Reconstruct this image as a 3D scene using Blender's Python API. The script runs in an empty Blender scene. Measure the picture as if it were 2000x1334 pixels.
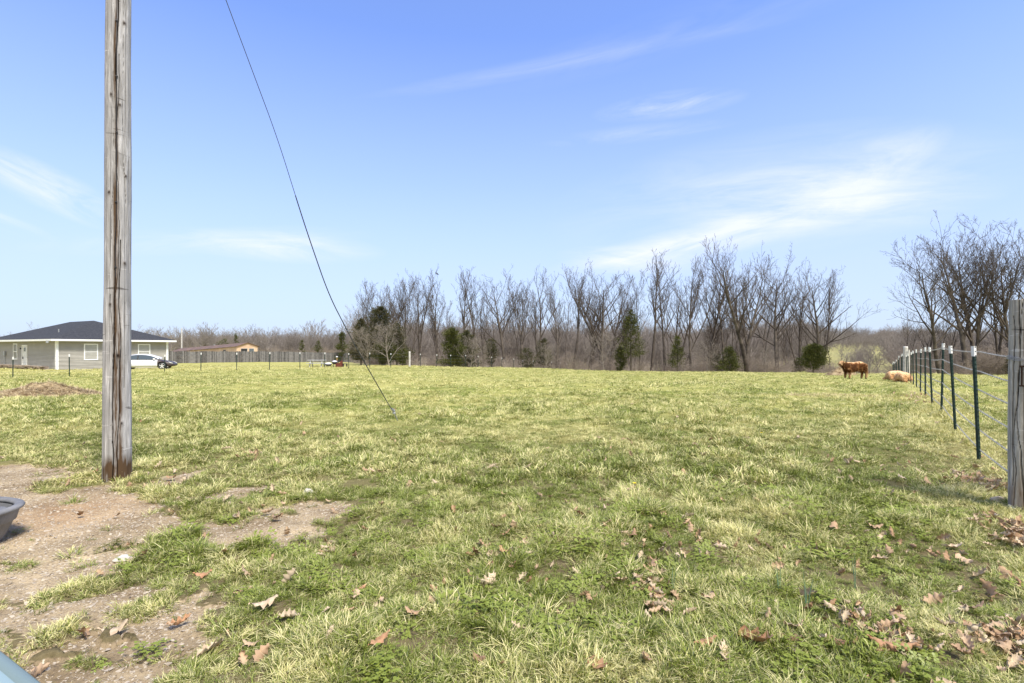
import bpy, math, random
import numpy as np
from math import radians, sin, cos, pi, sqrt, atan2
from mathutils import Vector, Matrix, noise as mnoise

S = bpy.context.scene
COL = S.collection
# ------------------------------------------------------------------ camera
CH = 1.45
cam_d = bpy.data.cameras.new("camera")
cam = bpy.data.objects.new("camera", cam_d)
COL.objects.link(cam)
cam.location = (0, 0, CH)
cam.rotation_euler = (radians(90), 0, 0)
cam_d.sensor_width = 36.0
cam_d.lens = 18.0
cam_d.shift_y = 0.0065
cam_d.clip_start = 0.05
cam_d.clip_end = 6000
S.camera = cam
# ------------------------------------------------------------------ light
SUN_EL, SUN_AZ = 56.0, 142.0          # azimuth the light comes from, degrees clockwise from +Y
w = bpy.data.worlds.new("World")
S.world = w
w.use_nodes = True
nt = w.node_tree
nt.nodes.clear()
def N(t, typ, **kw):
    n = t.nodes.new(typ)
    for k, v in kw.items():
        setattr(n, k, v)
    return n
def math_n(t, op, a, b=None, c=None, clamp=False):
    n = N(t, 'ShaderNodeMath', operation=op, use_clamp=clamp)
    for i, v in enumerate((a, b, c)):
        if v is None: continue
        if isinstance(v, (int, float)): n.inputs[i].default_value = v
        else: t.links.new(v, n.inputs[i])
    return n.outputs[0]
def mix_n(t, f, a, b, mode='MIX'):
    n = N(t, 'ShaderNodeMix', data_type='RGBA', blend_type=mode)
    n.clamp_factor = True
    for i, v in ((0, f), (6, a), (7, b)):
        if isinstance(v, (int, float)): n.inputs[i].default_value = v
        elif isinstance(v, tuple): n.inputs[i].default_value = (*v, 1) if len(v) == 3 else v
        else: t.links.new(v, n.inputs[i])
    return n.outputs[2]
def ramp_n(t, f, stops):
    n = N(t, 'ShaderNodeValToRGB')
    cr = n.color_ramp
    while len(cr.elements) < len(stops): cr.elements.new(0.5)
    for e, (p, c) in zip(cr.elements, stops):
        e.position = p
        e.color = (c, c, c, 1) if isinstance(c, (int, float)) else (*c, 1)
    t.links.new(f, n.inputs[0])
    return n.outputs[0]
def noise_n(t, vec, scale, detail=4, rough=0.55, dist=0.0):
    n = N(t, 'ShaderNodeTexNoise')
    n.inputs['Scale'].default_value = scale
    n.inputs['Detail'].default_value = detail
    n.inputs['Roughness'].default_value = rough
    n.inputs['Distortion'].default_value = dist
    if vec is not None: t.links.new(vec, n.inputs['Vector'])
    return n.outputs['Fac']

bg = N(nt, 'ShaderNodeBackground')
bg.inputs['Strength'].default_value = 0.15
out = N(nt, 'ShaderNodeOutputWorld')
sky = N(nt, 'ShaderNodeTexSky', sky_type='NISHITA')
sky.sun_disc = False
sky.sun_elevation = radians(SUN_EL)
sky.sun_rotation = radians(SUN_AZ)
sky.air_density = 1.0
sky.dust_density = 0.6
sky.ozone_density = 2.2
tc = N(nt, 'ShaderNodeTexCoord')
sep = N(nt, 'ShaderNodeSeparateXYZ')
nt.links.new(tc.outputs['Generated'], sep.inputs[0])
yy = math_n(nt, 'MAXIMUM', sep.outputs[1], 0.05)
su = math_n(nt, 'DIVIDE', sep.outputs[0], yy)      # direction to the right, tangent
sv = math_n(nt, 'DIVIDE', sep.outputs[2], yy)      # direction up, tangent
comb = N(nt, 'ShaderNodeCombineXYZ')
nt.links.new(su, comb.inputs[0]); nt.links.new(sv, comb.inputs[1])
def wisp(cu, cv, ru, rv, ang, amt, seed, sx=2.0, sy=14.0):
    """one cirrus wisp: soft elliptical extent times a streaky noise along its own axis"""
    m = N(nt, 'ShaderNodeMapping', vector_type='TEXTURE')
    m.inputs['Location'].default_value = (cu, cv, 0)
    m.inputs['Rotation'].default_value = (0, 0, radians(ang))
    nt.links.new(comb.outputs[0], m.inputs['Vector'])
    s = N(nt, 'ShaderNodeSeparateXYZ'); nt.links.new(m.outputs[0], s.inputs[0])
    a = math_n(nt, 'POWER', math_n(nt, 'ABSOLUTE', math_n(nt, 'DIVIDE', s.outputs[0], ru)), 2.0)
    b = math_n(nt, 'POWER', math_n(nt, 'ABSOLUTE', math_n(nt, 'DIVIDE', s.outputs[1], rv)), 2.0)
    g = math_n(nt, 'SUBTRACT', 1.0, math_n(nt, 'SQRT', math_n(nt, 'ADD', a, b)), clamp=True)
    g = ramp_n(nt, g, [(0, 0.0), (0.75, 1.0)])
    m2 = N(nt, 'ShaderNodeMapping')
    m2.inputs['Location'].default_value = (seed, seed * 1.7, seed)
    m2.inputs['Scale'].default_value = (sx, sy, 1)
    nt.links.new(m.outputs[0], m2.inputs['Vector'])
    n = noise_n(nt, m2.outputs[0], 1.0, 7, 0.66, 1.3)
    n = ramp_n(nt, n, [(0.34, 0.0), (0.74, 1.0)])
    return math_n(nt, 'MULTIPLY', math_n(nt, 'MULTIPLY', g, n), amt)
ws = [wisp(.62, .29, .36, .075, 2, 1.2, 1.3, 2.2, 16), wisp(.55, .31, .50, .13, 8, .9, 3.1, 1.5, 9),
      wisp(.40, .215, .36, .038, 12, 1.5, 5.2, 3, 20), wisp(.24, .17, .16, .03, -4, 1.3, 21.2, 4, 20), wisp(.74, .37, .14, .05, 28, .7, 6.2, 5, 14),
      wisp(-.92, .32, .22, .045, -25, 1.25, 7.7, 4, 18), wisp(-1.0, .25, .12, .02, -20, .8, 8.8, 4, 24),
      wisp(-.46, .20, .22, .035, -4, 1.1, 9.4, 4, 22), wisp(-.62, .21, .36, .03, 2, .6, 10.4, 4, 22),
      wisp(.10, .56, .50, .022, 11, .30, 12.4, 2, 14), wisp(.45, .66, .55, .06, 17, .22, 13.1, 2, 10),
      wisp(.31, .475, .16, .03, 8, .8, 14.9, 4, 22), wisp(.25, .42, .2, .02, 6, .4, 15.9, 4, 24)]
cl = ws[0]
for x in ws[1:]:
    cl = math_n(nt, 'ADD', cl, x)
front = math_n(nt, 'GREATER_THAN', sep.outputs[1], 0.05)
cl = math_n(nt, 'MULTIPLY', math_n(nt, 'MULTIPLY', cl, .80), front, clamp=True)
hs = N(nt, 'ShaderNodeHueSaturation')
hs.inputs['Hue'].default_value = 0.515
hs.inputs['Saturation'].default_value = 0.92
nt.links.new(sky.outputs[0], hs.inputs['Color'])
# thin high veil that whitens towards the horizon, all round
zz = ramp_n(nt, math_n(nt, 'MAXIMUM', sep.outputs[2], 0.0), [(0.0, 0.92), (0.14, 0.78), (0.30, 0.45), (0.52, 0.12)])
c1 = mix_n(nt, zz, mix_n(nt, 1.0, hs.outputs[0], (.58, .85, 1.22), 'MULTIPLY'), (2.56, 2.93, 3.72))
c2 = mix_n(nt, math_n(nt, 'MULTIPLY', cl, 0.85), c1, (3.7, 3.85, 4.1))
# added white veil over the unseen sky behind the viewer, for neutral fill light
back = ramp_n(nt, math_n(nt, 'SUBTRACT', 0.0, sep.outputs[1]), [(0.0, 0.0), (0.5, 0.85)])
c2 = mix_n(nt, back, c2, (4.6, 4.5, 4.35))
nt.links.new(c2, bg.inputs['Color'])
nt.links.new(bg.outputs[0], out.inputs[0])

sl = bpy.data.lights.new("sun", 'SUN')
sl.energy = 3.3
sl.angle = radians(14)
sl.color = (1.0, 0.94, 0.84)
sun = bpy.data.objects.new("sun", sl)
COL.objects.link(sun)
sd = Vector((sin(radians(SUN_AZ)) * cos(radians(SUN_EL)), cos(radians(SUN_AZ)) * cos(radians(SUN_EL)), sin(radians(SUN_EL))))
sun.rotation_euler = sd.to_track_quat('Z', 'Y').to_euler()
sun.location = sd * 60
S.view_settings.view_transform = 'Standard'
S.view_settings.look = 'None'
S.view_settings.gamma = 1.0
S.view_settings.exposure = 0.85
try:
    S.cycles.max_bounces = 5
    S.cycles.transparent_max_bounces = 8
except Exception: pass

# ------------------------------------------------------------------ helpers
def rnd(seed): return np.random.default_rng(seed)
def vnoise(x, y, seed=0):
    x = np.asarray(x, float); y = np.asarray(y, float)
    xi = np.floor(x).astype(np.int64); yi = np.floor(y).astype(np.int64)
    fx = x - xi; fy = y - yi
    fx = fx * fx * (3 - 2 * fx); fy = fy * fy * (3 - 2 * fy)
    def h(a, b):
        n = (a * 374761393 + b * 668265263 + seed * 1442695041) & 0xffffffff
        n = ((n ^ (n >> 13)) * 1274126177) & 0xffffffff
        n = n ^ (n >> 16)
        return (n & 0xffffff) / float(0xffffff)
    return ((h(xi, yi) * (1 - fx) + h(xi + 1, yi) * fx) * (1 - fy) + (h(xi, yi + 1) * (1 - fx) + h(xi + 1, yi + 1) * fx) * fy)
def fbm(x, y, oct=4, seed=0, rough=.5):
    s = 0; a = 1; t = 0
    for o in range(oct):
        s = s + a * vnoise(x * 2 ** o, y * 2 ** o, seed + o * 17); t += a; a *= rough
    return s / t

def make_mesh(name, verts, faces, mats=None, smooth=False, fmat=None):
    me = bpy.data.meshes.new(name)
    if isinstance(faces, np.ndarray) and isinstance(verts, np.ndarray):
        k = faces.shape[1]; nf = len(faces)
        me.vertices.add(len(verts)); me.vertices.foreach_set('co', verts.astype(np.float32).ravel())
        me.loops.add(nf * k); me.loops.foreach_set('vertex_index', faces.astype(np.int32).ravel())
        me.polygons.add(nf); me.polygons.foreach_set('loop_start', np.arange(0, nf * k, k, dtype=np.int32))
        me.update(calc_edges=True)
    else:
        me.from_pydata([tuple(v) for v in verts], [], faces)
        me.update()
    if mats is not None:
        for m in (mats if isinstance(mats, (list, tuple)) else [mats]): me.materials.append(m)
    if smooth: me.polygons.foreach_set('use_smooth', np.ones(len(me.polygons), bool))
    if fmat is not None: me.polygons.foreach_set('material_index', np.array(fmat, dtype=np.int32))
    return me
def attr(me, name, vals, typ='FLOAT', dom='POINT'):
    a = me.attributes.new(name, typ, dom)
    vals = np.asarray(vals)
    key = 'vector' if typ == 'FLOAT_VECTOR' else 'value'
    a.data.foreach_set(key, (vals.astype(np.int32) if typ == 'INT' else vals.astype(np.float32)).ravel())

class MB:
    """collects shapes; build() links them as one mesh object"""
    def __init__(s): s.v = []; s.f = []; s.m = []; s.mi = 0; s.a = []; s.av = 0.0
    def add(s, vs, fs):
        o = len(s.v); s.v += [tuple(p) for p in vs]
        s.f += [tuple(i + o for i in f) for f in fs]; s.m += [s.mi] * len(fs); s.a += [s.av] * len(vs)
        return s
    def box(s, c, d, rz=0, rx=0, ry=0):
        R = Matrix.Rotation(rz, 3, 'Z') @ Matrix.Rotation(ry, 3, 'Y') @ Matrix.Rotation(rx, 3, 'X')
        vs = [Vector(c) + R @ Vector((sx * d[0] / 2, sy * d[1] / 2, sz * d[2] / 2)) for sz in (-1, 1) for sy in (-1, 1) for sx in (-1, 1)]
        return s.add(vs, [(0, 2, 3, 1), (4, 5, 7, 6), (0, 1, 5, 4), (2, 6, 7, 3), (1, 3, 7, 5), (0, 4, 6, 2)])
    def bar(s, a, b, wx, wz, up=(0, 0, 1)):
        a = Vector(a); b = Vector(b); t = (b - a).normalized(); sd_ = t.cross(Vector(up)).normalized(); u = sd_.cross(t)
        vs = [p + sd_ * x * wx / 2 + u * z * wz / 2 for p in (a, b) for x, z in ((-1, -1), (1, -1), (1, 1), (-1, 1))]
        return s.add(vs, [(3, 2, 1, 0), (4, 5, 6, 7), (0, 1, 5, 4), (1, 2, 6, 5), (2, 3, 7, 6), (3, 0, 4, 7)])
    def tube(s, pts, rad, n=8, caps=True):
        pts = [Vector(p) for p in pts]
        if not isinstance(rad, (list, tuple)): rad = [rad] * len(pts)
        vs = []; ref = None
        for i, p in enumerate(pts):
            t = (pts[min(i + 1, len(pts) - 1)] - pts[max(i - 1, 0)]).normalized()
            if ref is None: ref = t.orthogonal().normalized()
            a = (ref - t * ref.dot(t)).normalized(); ref = a; b = t.cross(a)
            vs += [p + (a * cos(2 * pi * k / n) + b * sin(2 * pi * k / n)) * rad[i] for k in range(n)]
        fs = [(i * n + k, i * n + (k + 1) % n, (i + 1) * n + (k + 1) % n, (i + 1) * n + k) for i in range(len(pts) - 1) for k in range(n)]
        if caps: fs += [tuple(range(n - 1, -1, -1)), tuple((len(pts) - 1) * n + k for k in range(n))]
        return s.add(vs, fs)
    def lathe(s, prof, c=(0, 0, 0), n=24, axis='Z', sx=1, sy=1):
        vs = []
        for r, z in prof:
            for k in range(n):
                a = 2 * pi * k / n; p = Vector((r * cos(a) * sx, r * sin(a) * sy, z))
                if axis == 'Y': p = Vector((p.x, p.z, p.y))
                if axis == 'X': p = Vector((p.z, p.x, p.y))
                vs.append(Vector(c) + p)
        fs = [(i * n + k, i * n + (k + 1) % n, (i + 1) * n + (k + 1) % n, (i + 1) * n + k) for i in range(len(prof) - 1) for k in range(n)]
        return s.add(vs, fs)
    def xf(s, M):
        s.v = [tuple(M @ Vector(p)) for p in s.v]; return s
    def build(s, name, mat, parent=None, smooth=False, bevel=0, loc=None, rand=False):
        me = make_mesh(name, s.v, s.f, mat, smooth, s.m)
        if rand: attr(me, 'rv', s.a)
        o = link(name, me, parent)
        if loc is not None: o.location = loc
        if bevel:
            b = o.modifiers.new('bevel', 'BEVEL'); b.width = bevel; b.segments = 2; b.limit_method = 'ANGLE'
        return o
def link(name, me, parent=None):
    o = bpy.data.objects.new(name, me); COL.objects.link(o)
    if parent is not None: o.parent = parent
    return o
def tag(o, label=None, cat=None, group=None, kind=None):
    if label: o['label'] = label
    if cat: o['category'] = cat
    if group: o['group'] = group
    if kind: o['kind'] = kind
    return o
def thing(name, label, cat, loc=(0, 0, 0), rz=0, group=None):
    o = bpy.data.objects.new(name, None); COL.objects.link(o)
    o.location = loc; o.rotation_euler = (0, 0, rz); o.empty_display_size = .2
    return tag(o, label, cat, group)
def dup(root, loc, rz=0, scale=1, label=None, group=None):
    r = root.copy(); COL.objects.link(r); r.location = loc; r.rotation_euler = (0, 0, rz)
    r.scale = scale if isinstance(scale, (tuple, list)) else (scale,) * 3
    if label: r['label'] = label
    if group: r['group'] = group
    for ch in list(root.children):
        c = ch.copy(); COL.objects.link(c); c.parent = r
        for g in list(ch.children):
            q = g.copy(); COL.objects.link(q); q.parent = c
    return r

# ------------------------------------------------------------------ materials
def mat(name, col, rough=0.8, spec=0.3, metal=0.0, var=0.0, vscale=8.0, bump=0.0, bscale=30.0, col2=None, coords='Object', trans=0, attrmix=None):
    m = bpy.data.materials.new(name); m.use_nodes = True
    t = m.node_tree; b = t.nodes['Principled BSDF']
    b.inputs['Roughness'].default_value = rough; b.inputs['Metallic'].default_value = metal
    b.inputs['Specular IOR Level'].default_value = spec
    b.inputs['Base Color'].default_value = (*col, 1)
    tcn = N(t, 'ShaderNodeTexCoord')
    if col2 is not None or var:
        c2 = col2 if col2 is not None else tuple(max(0, c * (1 - var)) for c in col)
        f = ramp_n(t, noise_n(t, tcn.outputs[coords], vscale, 5, .6), [(.35, 0.0), (.65, 1.0)])
        if attrmix:
            an = N(t, 'ShaderNodeAttribute', attribute_name=attrmix)
            f = math_n(t, 'ADD', math_n(t, 'MULTIPLY', f, .35), math_n(t, 'MULTIPLY', an.outputs['Fac'], .65))
        c = mix_n(t, f, col, c2)
        t.links.new(c, b.inputs['Base Color'])
    if bump:
        bn = N(t, 'ShaderNodeBump'); bn.inputs['Strength'].default_value = bump; bn.inputs['Distance'].default_value = .02
        t.links.new(noise_n(t, tcn.outputs[coords], bscale, 5, .6), bn.inputs['Height'])
        t.links.new(bn.outputs[0], b.inputs['Normal'])
    return m
M = {}
M['bark'] = mat('bark', (.150, .126, .102), .95, .1, col2=(.048, .041, .035), vscale=1.2, bump=.5, bscale=9)
M['bark_pale'] = mat('bark_pale', (.30, .265, .225), .95, .1, col2=(.17, .145, .12), vscale=1.0)
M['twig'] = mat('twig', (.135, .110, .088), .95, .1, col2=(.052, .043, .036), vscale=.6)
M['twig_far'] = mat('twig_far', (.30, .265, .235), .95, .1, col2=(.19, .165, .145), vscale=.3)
M['steel_green'] = mat('steel_green', (.012, .035, .026), .55, .4, var=.4, vscale=10)
M['paint_white'] = mat('paint_white', (.78, .78, .76), .6, .3, var=.15, vscale=20)
M['galv'] = mat('galv', (.42, .43, .44), .45, .5, metal=.6, var=.3, vscale=30)
M['white_trim'] = mat('white_trim', (.80, .80, .80), .5, .3)
M['black_rubber'] = mat('black_rubber', (.02, .02, .02), .8, .3)
M['black_metal'] = mat('black_metal', (.025, .025, .028), .5, .4)

def wood_mat(name, c_lo, c_hi, stain=(.085, .052, .028), zscale=.5, sx=34, dark=(.035, .028, .022)):
    m = bpy.data.materials.new(name); m.use_nodes = True
    t = m.node_tree; b = t.nodes['Principled BSDF']
    b.inputs['Roughness'].default_value = .9; b.inputs['Specular IOR Level'].default_value = .15
    tcn = N(t, 'ShaderNodeTexCoord')
    mp = N(t, 'ShaderNodeMapping'); mp.inputs['Scale'].default_value = (sx, sx, sx * .10)
    t.links.new(tcn.outputs['Object'], mp.inputs['Vector'])
    g = noise_n(t, mp.outputs[0], 1.0, 7, .62, .5)
    mp2 = N(t, 'ShaderNodeMapping'); mp2.inputs['Scale'].default_value = (11, 11, 2.6)
    t.links.new(tcn.outputs['Object'], mp2.inputs['Vector'])
    g2 = noise_n(t, mp2.outputs[0], 1.0, 5, .6, .8)
    c = mix_n(t, ramp_n(t, g, [(.36, 0), (.64, 1.)]), c_lo, c_hi)
    c = mix_n(t, ramp_n(t, g2, [(.40, 0), (.58, .85)]), c, tuple(x * .58 for x in c_hi), 'MIX')
    mp3 = N(t, 'ShaderNodeMapping'); mp3.inputs['Scale'].default_value = (3, 3, 26)
    t.links.new(tcn.outputs['Object'], mp3.inputs['Vector'])
    c = mix_n(t, ramp_n(t, noise_n(t, mp3.outputs[0], 1.0, 4, .6, .3), [(.66, 0), (.70, .7)]), c, (.62, .60, .57))
    c = mix_n(t, ramp_n(t, noise_n(t, mp3.outputs[0], .8, 4, .6, .6), [(.28, .7), (.32, 0)]), c, dark)
    fine = noise_n(t, mp.outputs[0], 3.0, 6, .7, .2)
    c = mix_n(t, ramp_n(t, fine, [(.28, .75), (.37, 0.)]), c, dark)
    for an, cc, k in (('stain', stain, 1.0), ('crack', (.018, .013, .010), 1.0)):
        a = N(t, 'ShaderNodeAttribute', attribute_name=an)
        f = math_n(t, 'MULTIPLY', a.outputs['Fac'], math_n(t, 'ADD', math_n(t, 'MULTIPLY', g2, 1.2), .8), clamp=True)
        c = mix_n(t, f, c, cc)
    t.links.new(c, b.inputs['Base Color'])
    bn = N(t, 'ShaderNodeBump'); bn.inputs['Strength'].default_value = .7; bn.inputs['Distance'].default_value = .012
    t.links.new(g, bn.inputs['Height']); t.links.new(bn.outputs[0], b.inputs['Normal'])
    return m
M['pole_wood'] = wood_mat('pole_wood', (.24, .228, .21), (.54, .525, .505))
M['post_wood'] = wood_mat('post_wood', (.26, .235, .195), (.60, .56, .49), stain=(.16, .085, .04))
M['fence_wood'] = mat('fence_wood', (.24, .23, .225), .95, .1, col2=(.060, .057, .056), vscale=3, attrmix='rv', bump=.3, bscale=12)
M['post_far'] = mat('post_far', (.62, .60, .57), .9, .1, col2=(.40, .38, .35), vscale=6)

# ------------------------------------------------------------------ terrain
UK = np.array([-1400, -1000, -700, -450, -300, -200, -120, 60, 200, 400, 600, 750, 1000, 1400.])
DK = np.array([78, 78, 76, 74, 70, 66, 60, 62, 60, 56, 48, 43, 48, 50.])
CZ = np.array([-1.0, -1.0, -.9, -.85, -.85, -.75, -.77, -1.03, -1.25, -1.18, -.93, -.72, -1.12, -1.15])
SD = np.array([0, 15, 35, 70, 150, 260, 420, 800, 2500.])          # metres past the brow
ZL = np.array([0, -.15, -.6, -1.8, -2.6, -1.0, 2, 8, 30.])
ZM = np.array([0, -1.3, -3.2, -5.5, -3.5, 1.0, 5, 10, 30.])
ZR = np.array([0, -1.5, -3.2, -3.9, -1.0, 5.2, 6.0, 11, 32.])
def ground_base(x, y):
    x = np.asarray(x, float); y = np.asarray(y, float)
    u = np.clip(1000 * x / np.maximum(y, 14), -1390, 1390)
    D = np.interp(u, UK, DK); zc = np.interp(u, UK, CZ)
    t = np.clip((y - 18.5) / (D - 18.5), 0, 1)
    t = t ** .9
    z = zc * t
    wl = np.clip((-150 - u) / 150, 0, 1); wr = np.clip((u - 350) / 250, 0, 1); wm = 1 - wl - wr
    past = np.maximum(y - D, 0)
    fz = wl * np.interp(past, SD, ZL) + wm * np.interp(past, SD, ZM) + wr * np.interp(past, SD, ZR)
    z = z + fz
    z += np.clip((y - 160) / 200, 0, 1) * 3.0 * (fbm(x / 180, y / 180, 3, 5) - .5)
    return z
def px_pts(L):
    return [((px - 1000) / (py - 680) * CH, CH * 1000 / (py - 680)) for px, py in L]
def inside(x, y, poly):
    r = np.zeros(np.shape(x), bool); n = len(poly)
    for i in range(n):
        x1, y1 = poly[i]; x2, y2 = poly[(i + 1) % n]
        c = ((y1 > y) != (y2 > y)) & (x < (x2 - x1) * (y - y1) / ((y2 - y1) if y2 != y1 else 1e-9) + x1)
        r ^= c
    return r
DIRT = [px_pts(p) for p in [
    [(-500, 905), (20, 912), (85, 916), (105, 930), (75, 955), (55, 975), (42, 985), (91, 967), (175, 957), (224, 967), (290, 981), (343, 985), (325, 1010), (357, 1030), (385, 1034), (465, 1016), (525, 1002), (595, 988), (661, 988), (661, 1006), (612, 1044), (525, 1062), (402, 1068), (385, 1045), (343, 1041), (297, 1055), (210, 1065), (115, 1083), (0, 1097), (-500, 1115)],
    [(300, 936), (378, 926), (384, 938), (350, 945), (308, 957)],
    [(343, 974), (400, 965), (504, 953), (503, 964), (430, 974), (345, 985)],
    [(-400, 1120), (0, 1122), (87, 1097), (175, 1086), (227, 1084), (259, 1090), (241, 1111), (196, 1132), (122, 1142), (70, 1156), (35, 1195), (0, 1204), (-400, 1210)],
    [(-400, 1214), (0, 1214), (80, 1195), (157, 1184), (262, 1156), (301, 1160), (266, 1188), (315, 1195), (385, 1170), (413, 1177), (367, 1209), (416, 1216), (416, 1251), (367, 1279), (350, 1321), (330, 1370), (-100, 1400), (-400, 1330)]]]
TUFTY = [px_pts(p) for p in [
    [(154, 1215), (190, 1200), (217, 1210), (200, 1228), (160, 1236)], [(245, 1215), (270, 1210), (300, 1240), (262, 1252)],
    [(294, 1262), (320, 1258), (326, 1275), (296, 1290)], [(84, 1270), (140, 1258), (165, 1268), (140, 1288), (95, 1285)],
    [(90, 1304), (180, 1298), (225, 1302), (190, 1322), (100, 1325)], [(308, 1300), (350, 1284), (360, 1298), (318, 1313)],
    [(-60, 1246), (60, 1243), (60, 1258), (0, 1266), (-60, 1266)], [(220, 945), (300, 935), (300, 975), (235, 965)],
    [(530, 1010), (560, 1008), (566, 1016), (535, 1020)]]]
def fields(x, y):
    """bare soil 0..1, dryness 0..1 (straw against green), lushness of the sward"""
    x = np.asarray(x, float); y = np.asarray(y, float)
    jx = x + .50 * (fbm(x * 2.6, y * 2.6, 4, 3) - .5) + .26 * (fbm(x * 11, y * 11, 3, 23) - .5)
    jy = y + .50 * (fbm(x * 2.6 + 40, y * 2.6, 4, 4) - .5) + .26 * (fbm(x * 11 + 9, y * 11, 3, 24) - .5)
    d = np.zeros(x.shape, bool)
    near = (y < 9.5) & (y > 1.2)
    if near.any():
        xs, ys = jx[near], jy[near]
        q = np.zeros(xs.shape, bool)
        for p in DIRT:
            for o_ in (-.09, 0, .08): q |= inside(xs, ys + o_, p)
        for p in TUFTY: q &= ~inside(xs, ys, p)
        d[near] = q
    dirt = d.astype(float)
    # thin bare scuffs elsewhere in the near field
    
    big = fbm(x / 9., y / 9. + 3, 3, 41); mid = fbm(x / 2.2, y / 2.2, 4, 42); sm = fbm(x / .55, y / .55, 3, 43)
    dry = .27 + .3 * (big - .45) + .35 * (mid - .45) + 1.2 * (sm - .48)
    dry += .17 * np.clip((y - 3.5) / 8, 0, 1) + .20 * np.clip((y - 14) / 20, 0, 1)
    # greener strip on the right beside the fence line, and along the worn ground on the left
    dry -= .22 * np.clip(1 - np.abs(x - (2.6 + .55 * (y - 3.5))) / 1.3, 0, 1) * (y < 9)
    dry -= .16 * np.clip(1 - np.hypot(x + 1.6, y - 3.3) / 1.9, 0, 1)
    dry += .6 * np.exp(-(np.hypot(x + 4.3, y - 5.5) / .5) ** 2)
    # dead bleached patches out in the pasture
    for cx, cy, rx, ry, a in ((9.5, 14.8, 3.2, .9, .8), (-7.5, 19.5, 3.5, 1.6, .45), (-3.5, 22, 5, 2, .4), (5, 19, 6, 2, .3), (16, 24, 5, 2, .3)):
        dry += a * np.exp(-(((x - cx) / rx) ** 2 + ((y - cy) / ry) ** 2) * 1.4)
    # strip of dead grass under the right-hand fence
    fx, fy = 5.94, 6.5; tx, ty = .589, .808
    s = np.abs((x - fx) * ty - (y - fy) * tx)
    dry += .6 * np.exp(-(s / .45) ** 2)
    # beyond the left-hand wire fence the sward is pale straw
    ax, ay, bx, by = -26.5, 39.6, -7.2, 60.
    L = sqrt((bx - ax) ** 2 + (by - ay) ** 2)
    side = ((x - ax) * (by - ay) - (y - ay) * (bx - ax)) / L
    far = np.clip((-side) / 2.0, 0, 1) * (y > 30) * (x < 2)
    dry = dry + far * 1.1
    return np.clip(dirt, 0, 1), np.clip(dry, 0, 1)
def relief(x, y, dirt):
    n = np.clip(1 - (y - 2) / 60, .25, 1)
    tus = (fbm(x / .42, y / .42, 3, 51) - .5)
    und = (fbm(x / 2.6, y / 2.6, 3, 52) - .5) + .8 * (fbm(x / 7., y / 7., 2, 53) - .5)
    return (1 - dirt) * (tus * .10 * n + .015) + und * .15 * np.clip((y - 1) / 12, .25, 1) + dirt * (fbm(x / .16, y / .16, 4, 54) - .5) * .03
def zg(x, y, rel=True):
    x = np.asarray(x, float); y = np.asarray(y, float)
    z = ground_base(x, y)
    if rel:
        d, _ = fields(x, y); z = z + relief(x, y, d) * (y < 400)
    return z
def gz(x, y): return float(zg(np.array([x]), np.array([y]))[0])
def at(px, d):
    x = (px - 1000) / 1000 * d
    return Vector((x, d, gz(x, d)))
def topz(py, d): return CH + (680 - py) / 1000 * d

rows = np.concatenate([np.array([-60, -30, -15, -8, -4, -2, -1, 0, .6, 1.1]), np.geomspace(1.5, 30, 430), np.geomspace(30.4, 130, 190)[0:], np.geomspace(133, 3500, 90)])
sc_ = np.concatenate([-np.geomspace(1.35, 9, 22)[::-1], np.linspace(-1.33, 1.33, 560), np.geomspace(1.35, 9, 22)])
RY, SX = np.meshgrid(rows, sc_, indexing='ij')
GX = SX * np.maximum(RY + 2.2, 3.2)
dirt_f, dry_f = fields(GX, RY)
GZ = ground_base(GX, RY) + relief(GX, RY, dirt_f) * (RY < 400)
nr, nc = RY.shape
V = np.stack([GX, RY, GZ], -1).reshape(-1, 3)
I = np.arange(nr * nc).reshape(nr, nc)
F = np.stack([I[:-1, :-1], I[:-1, 1:], I[1:, 1:], I[1:, :-1]], -1).reshape(-1, 4)

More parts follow.
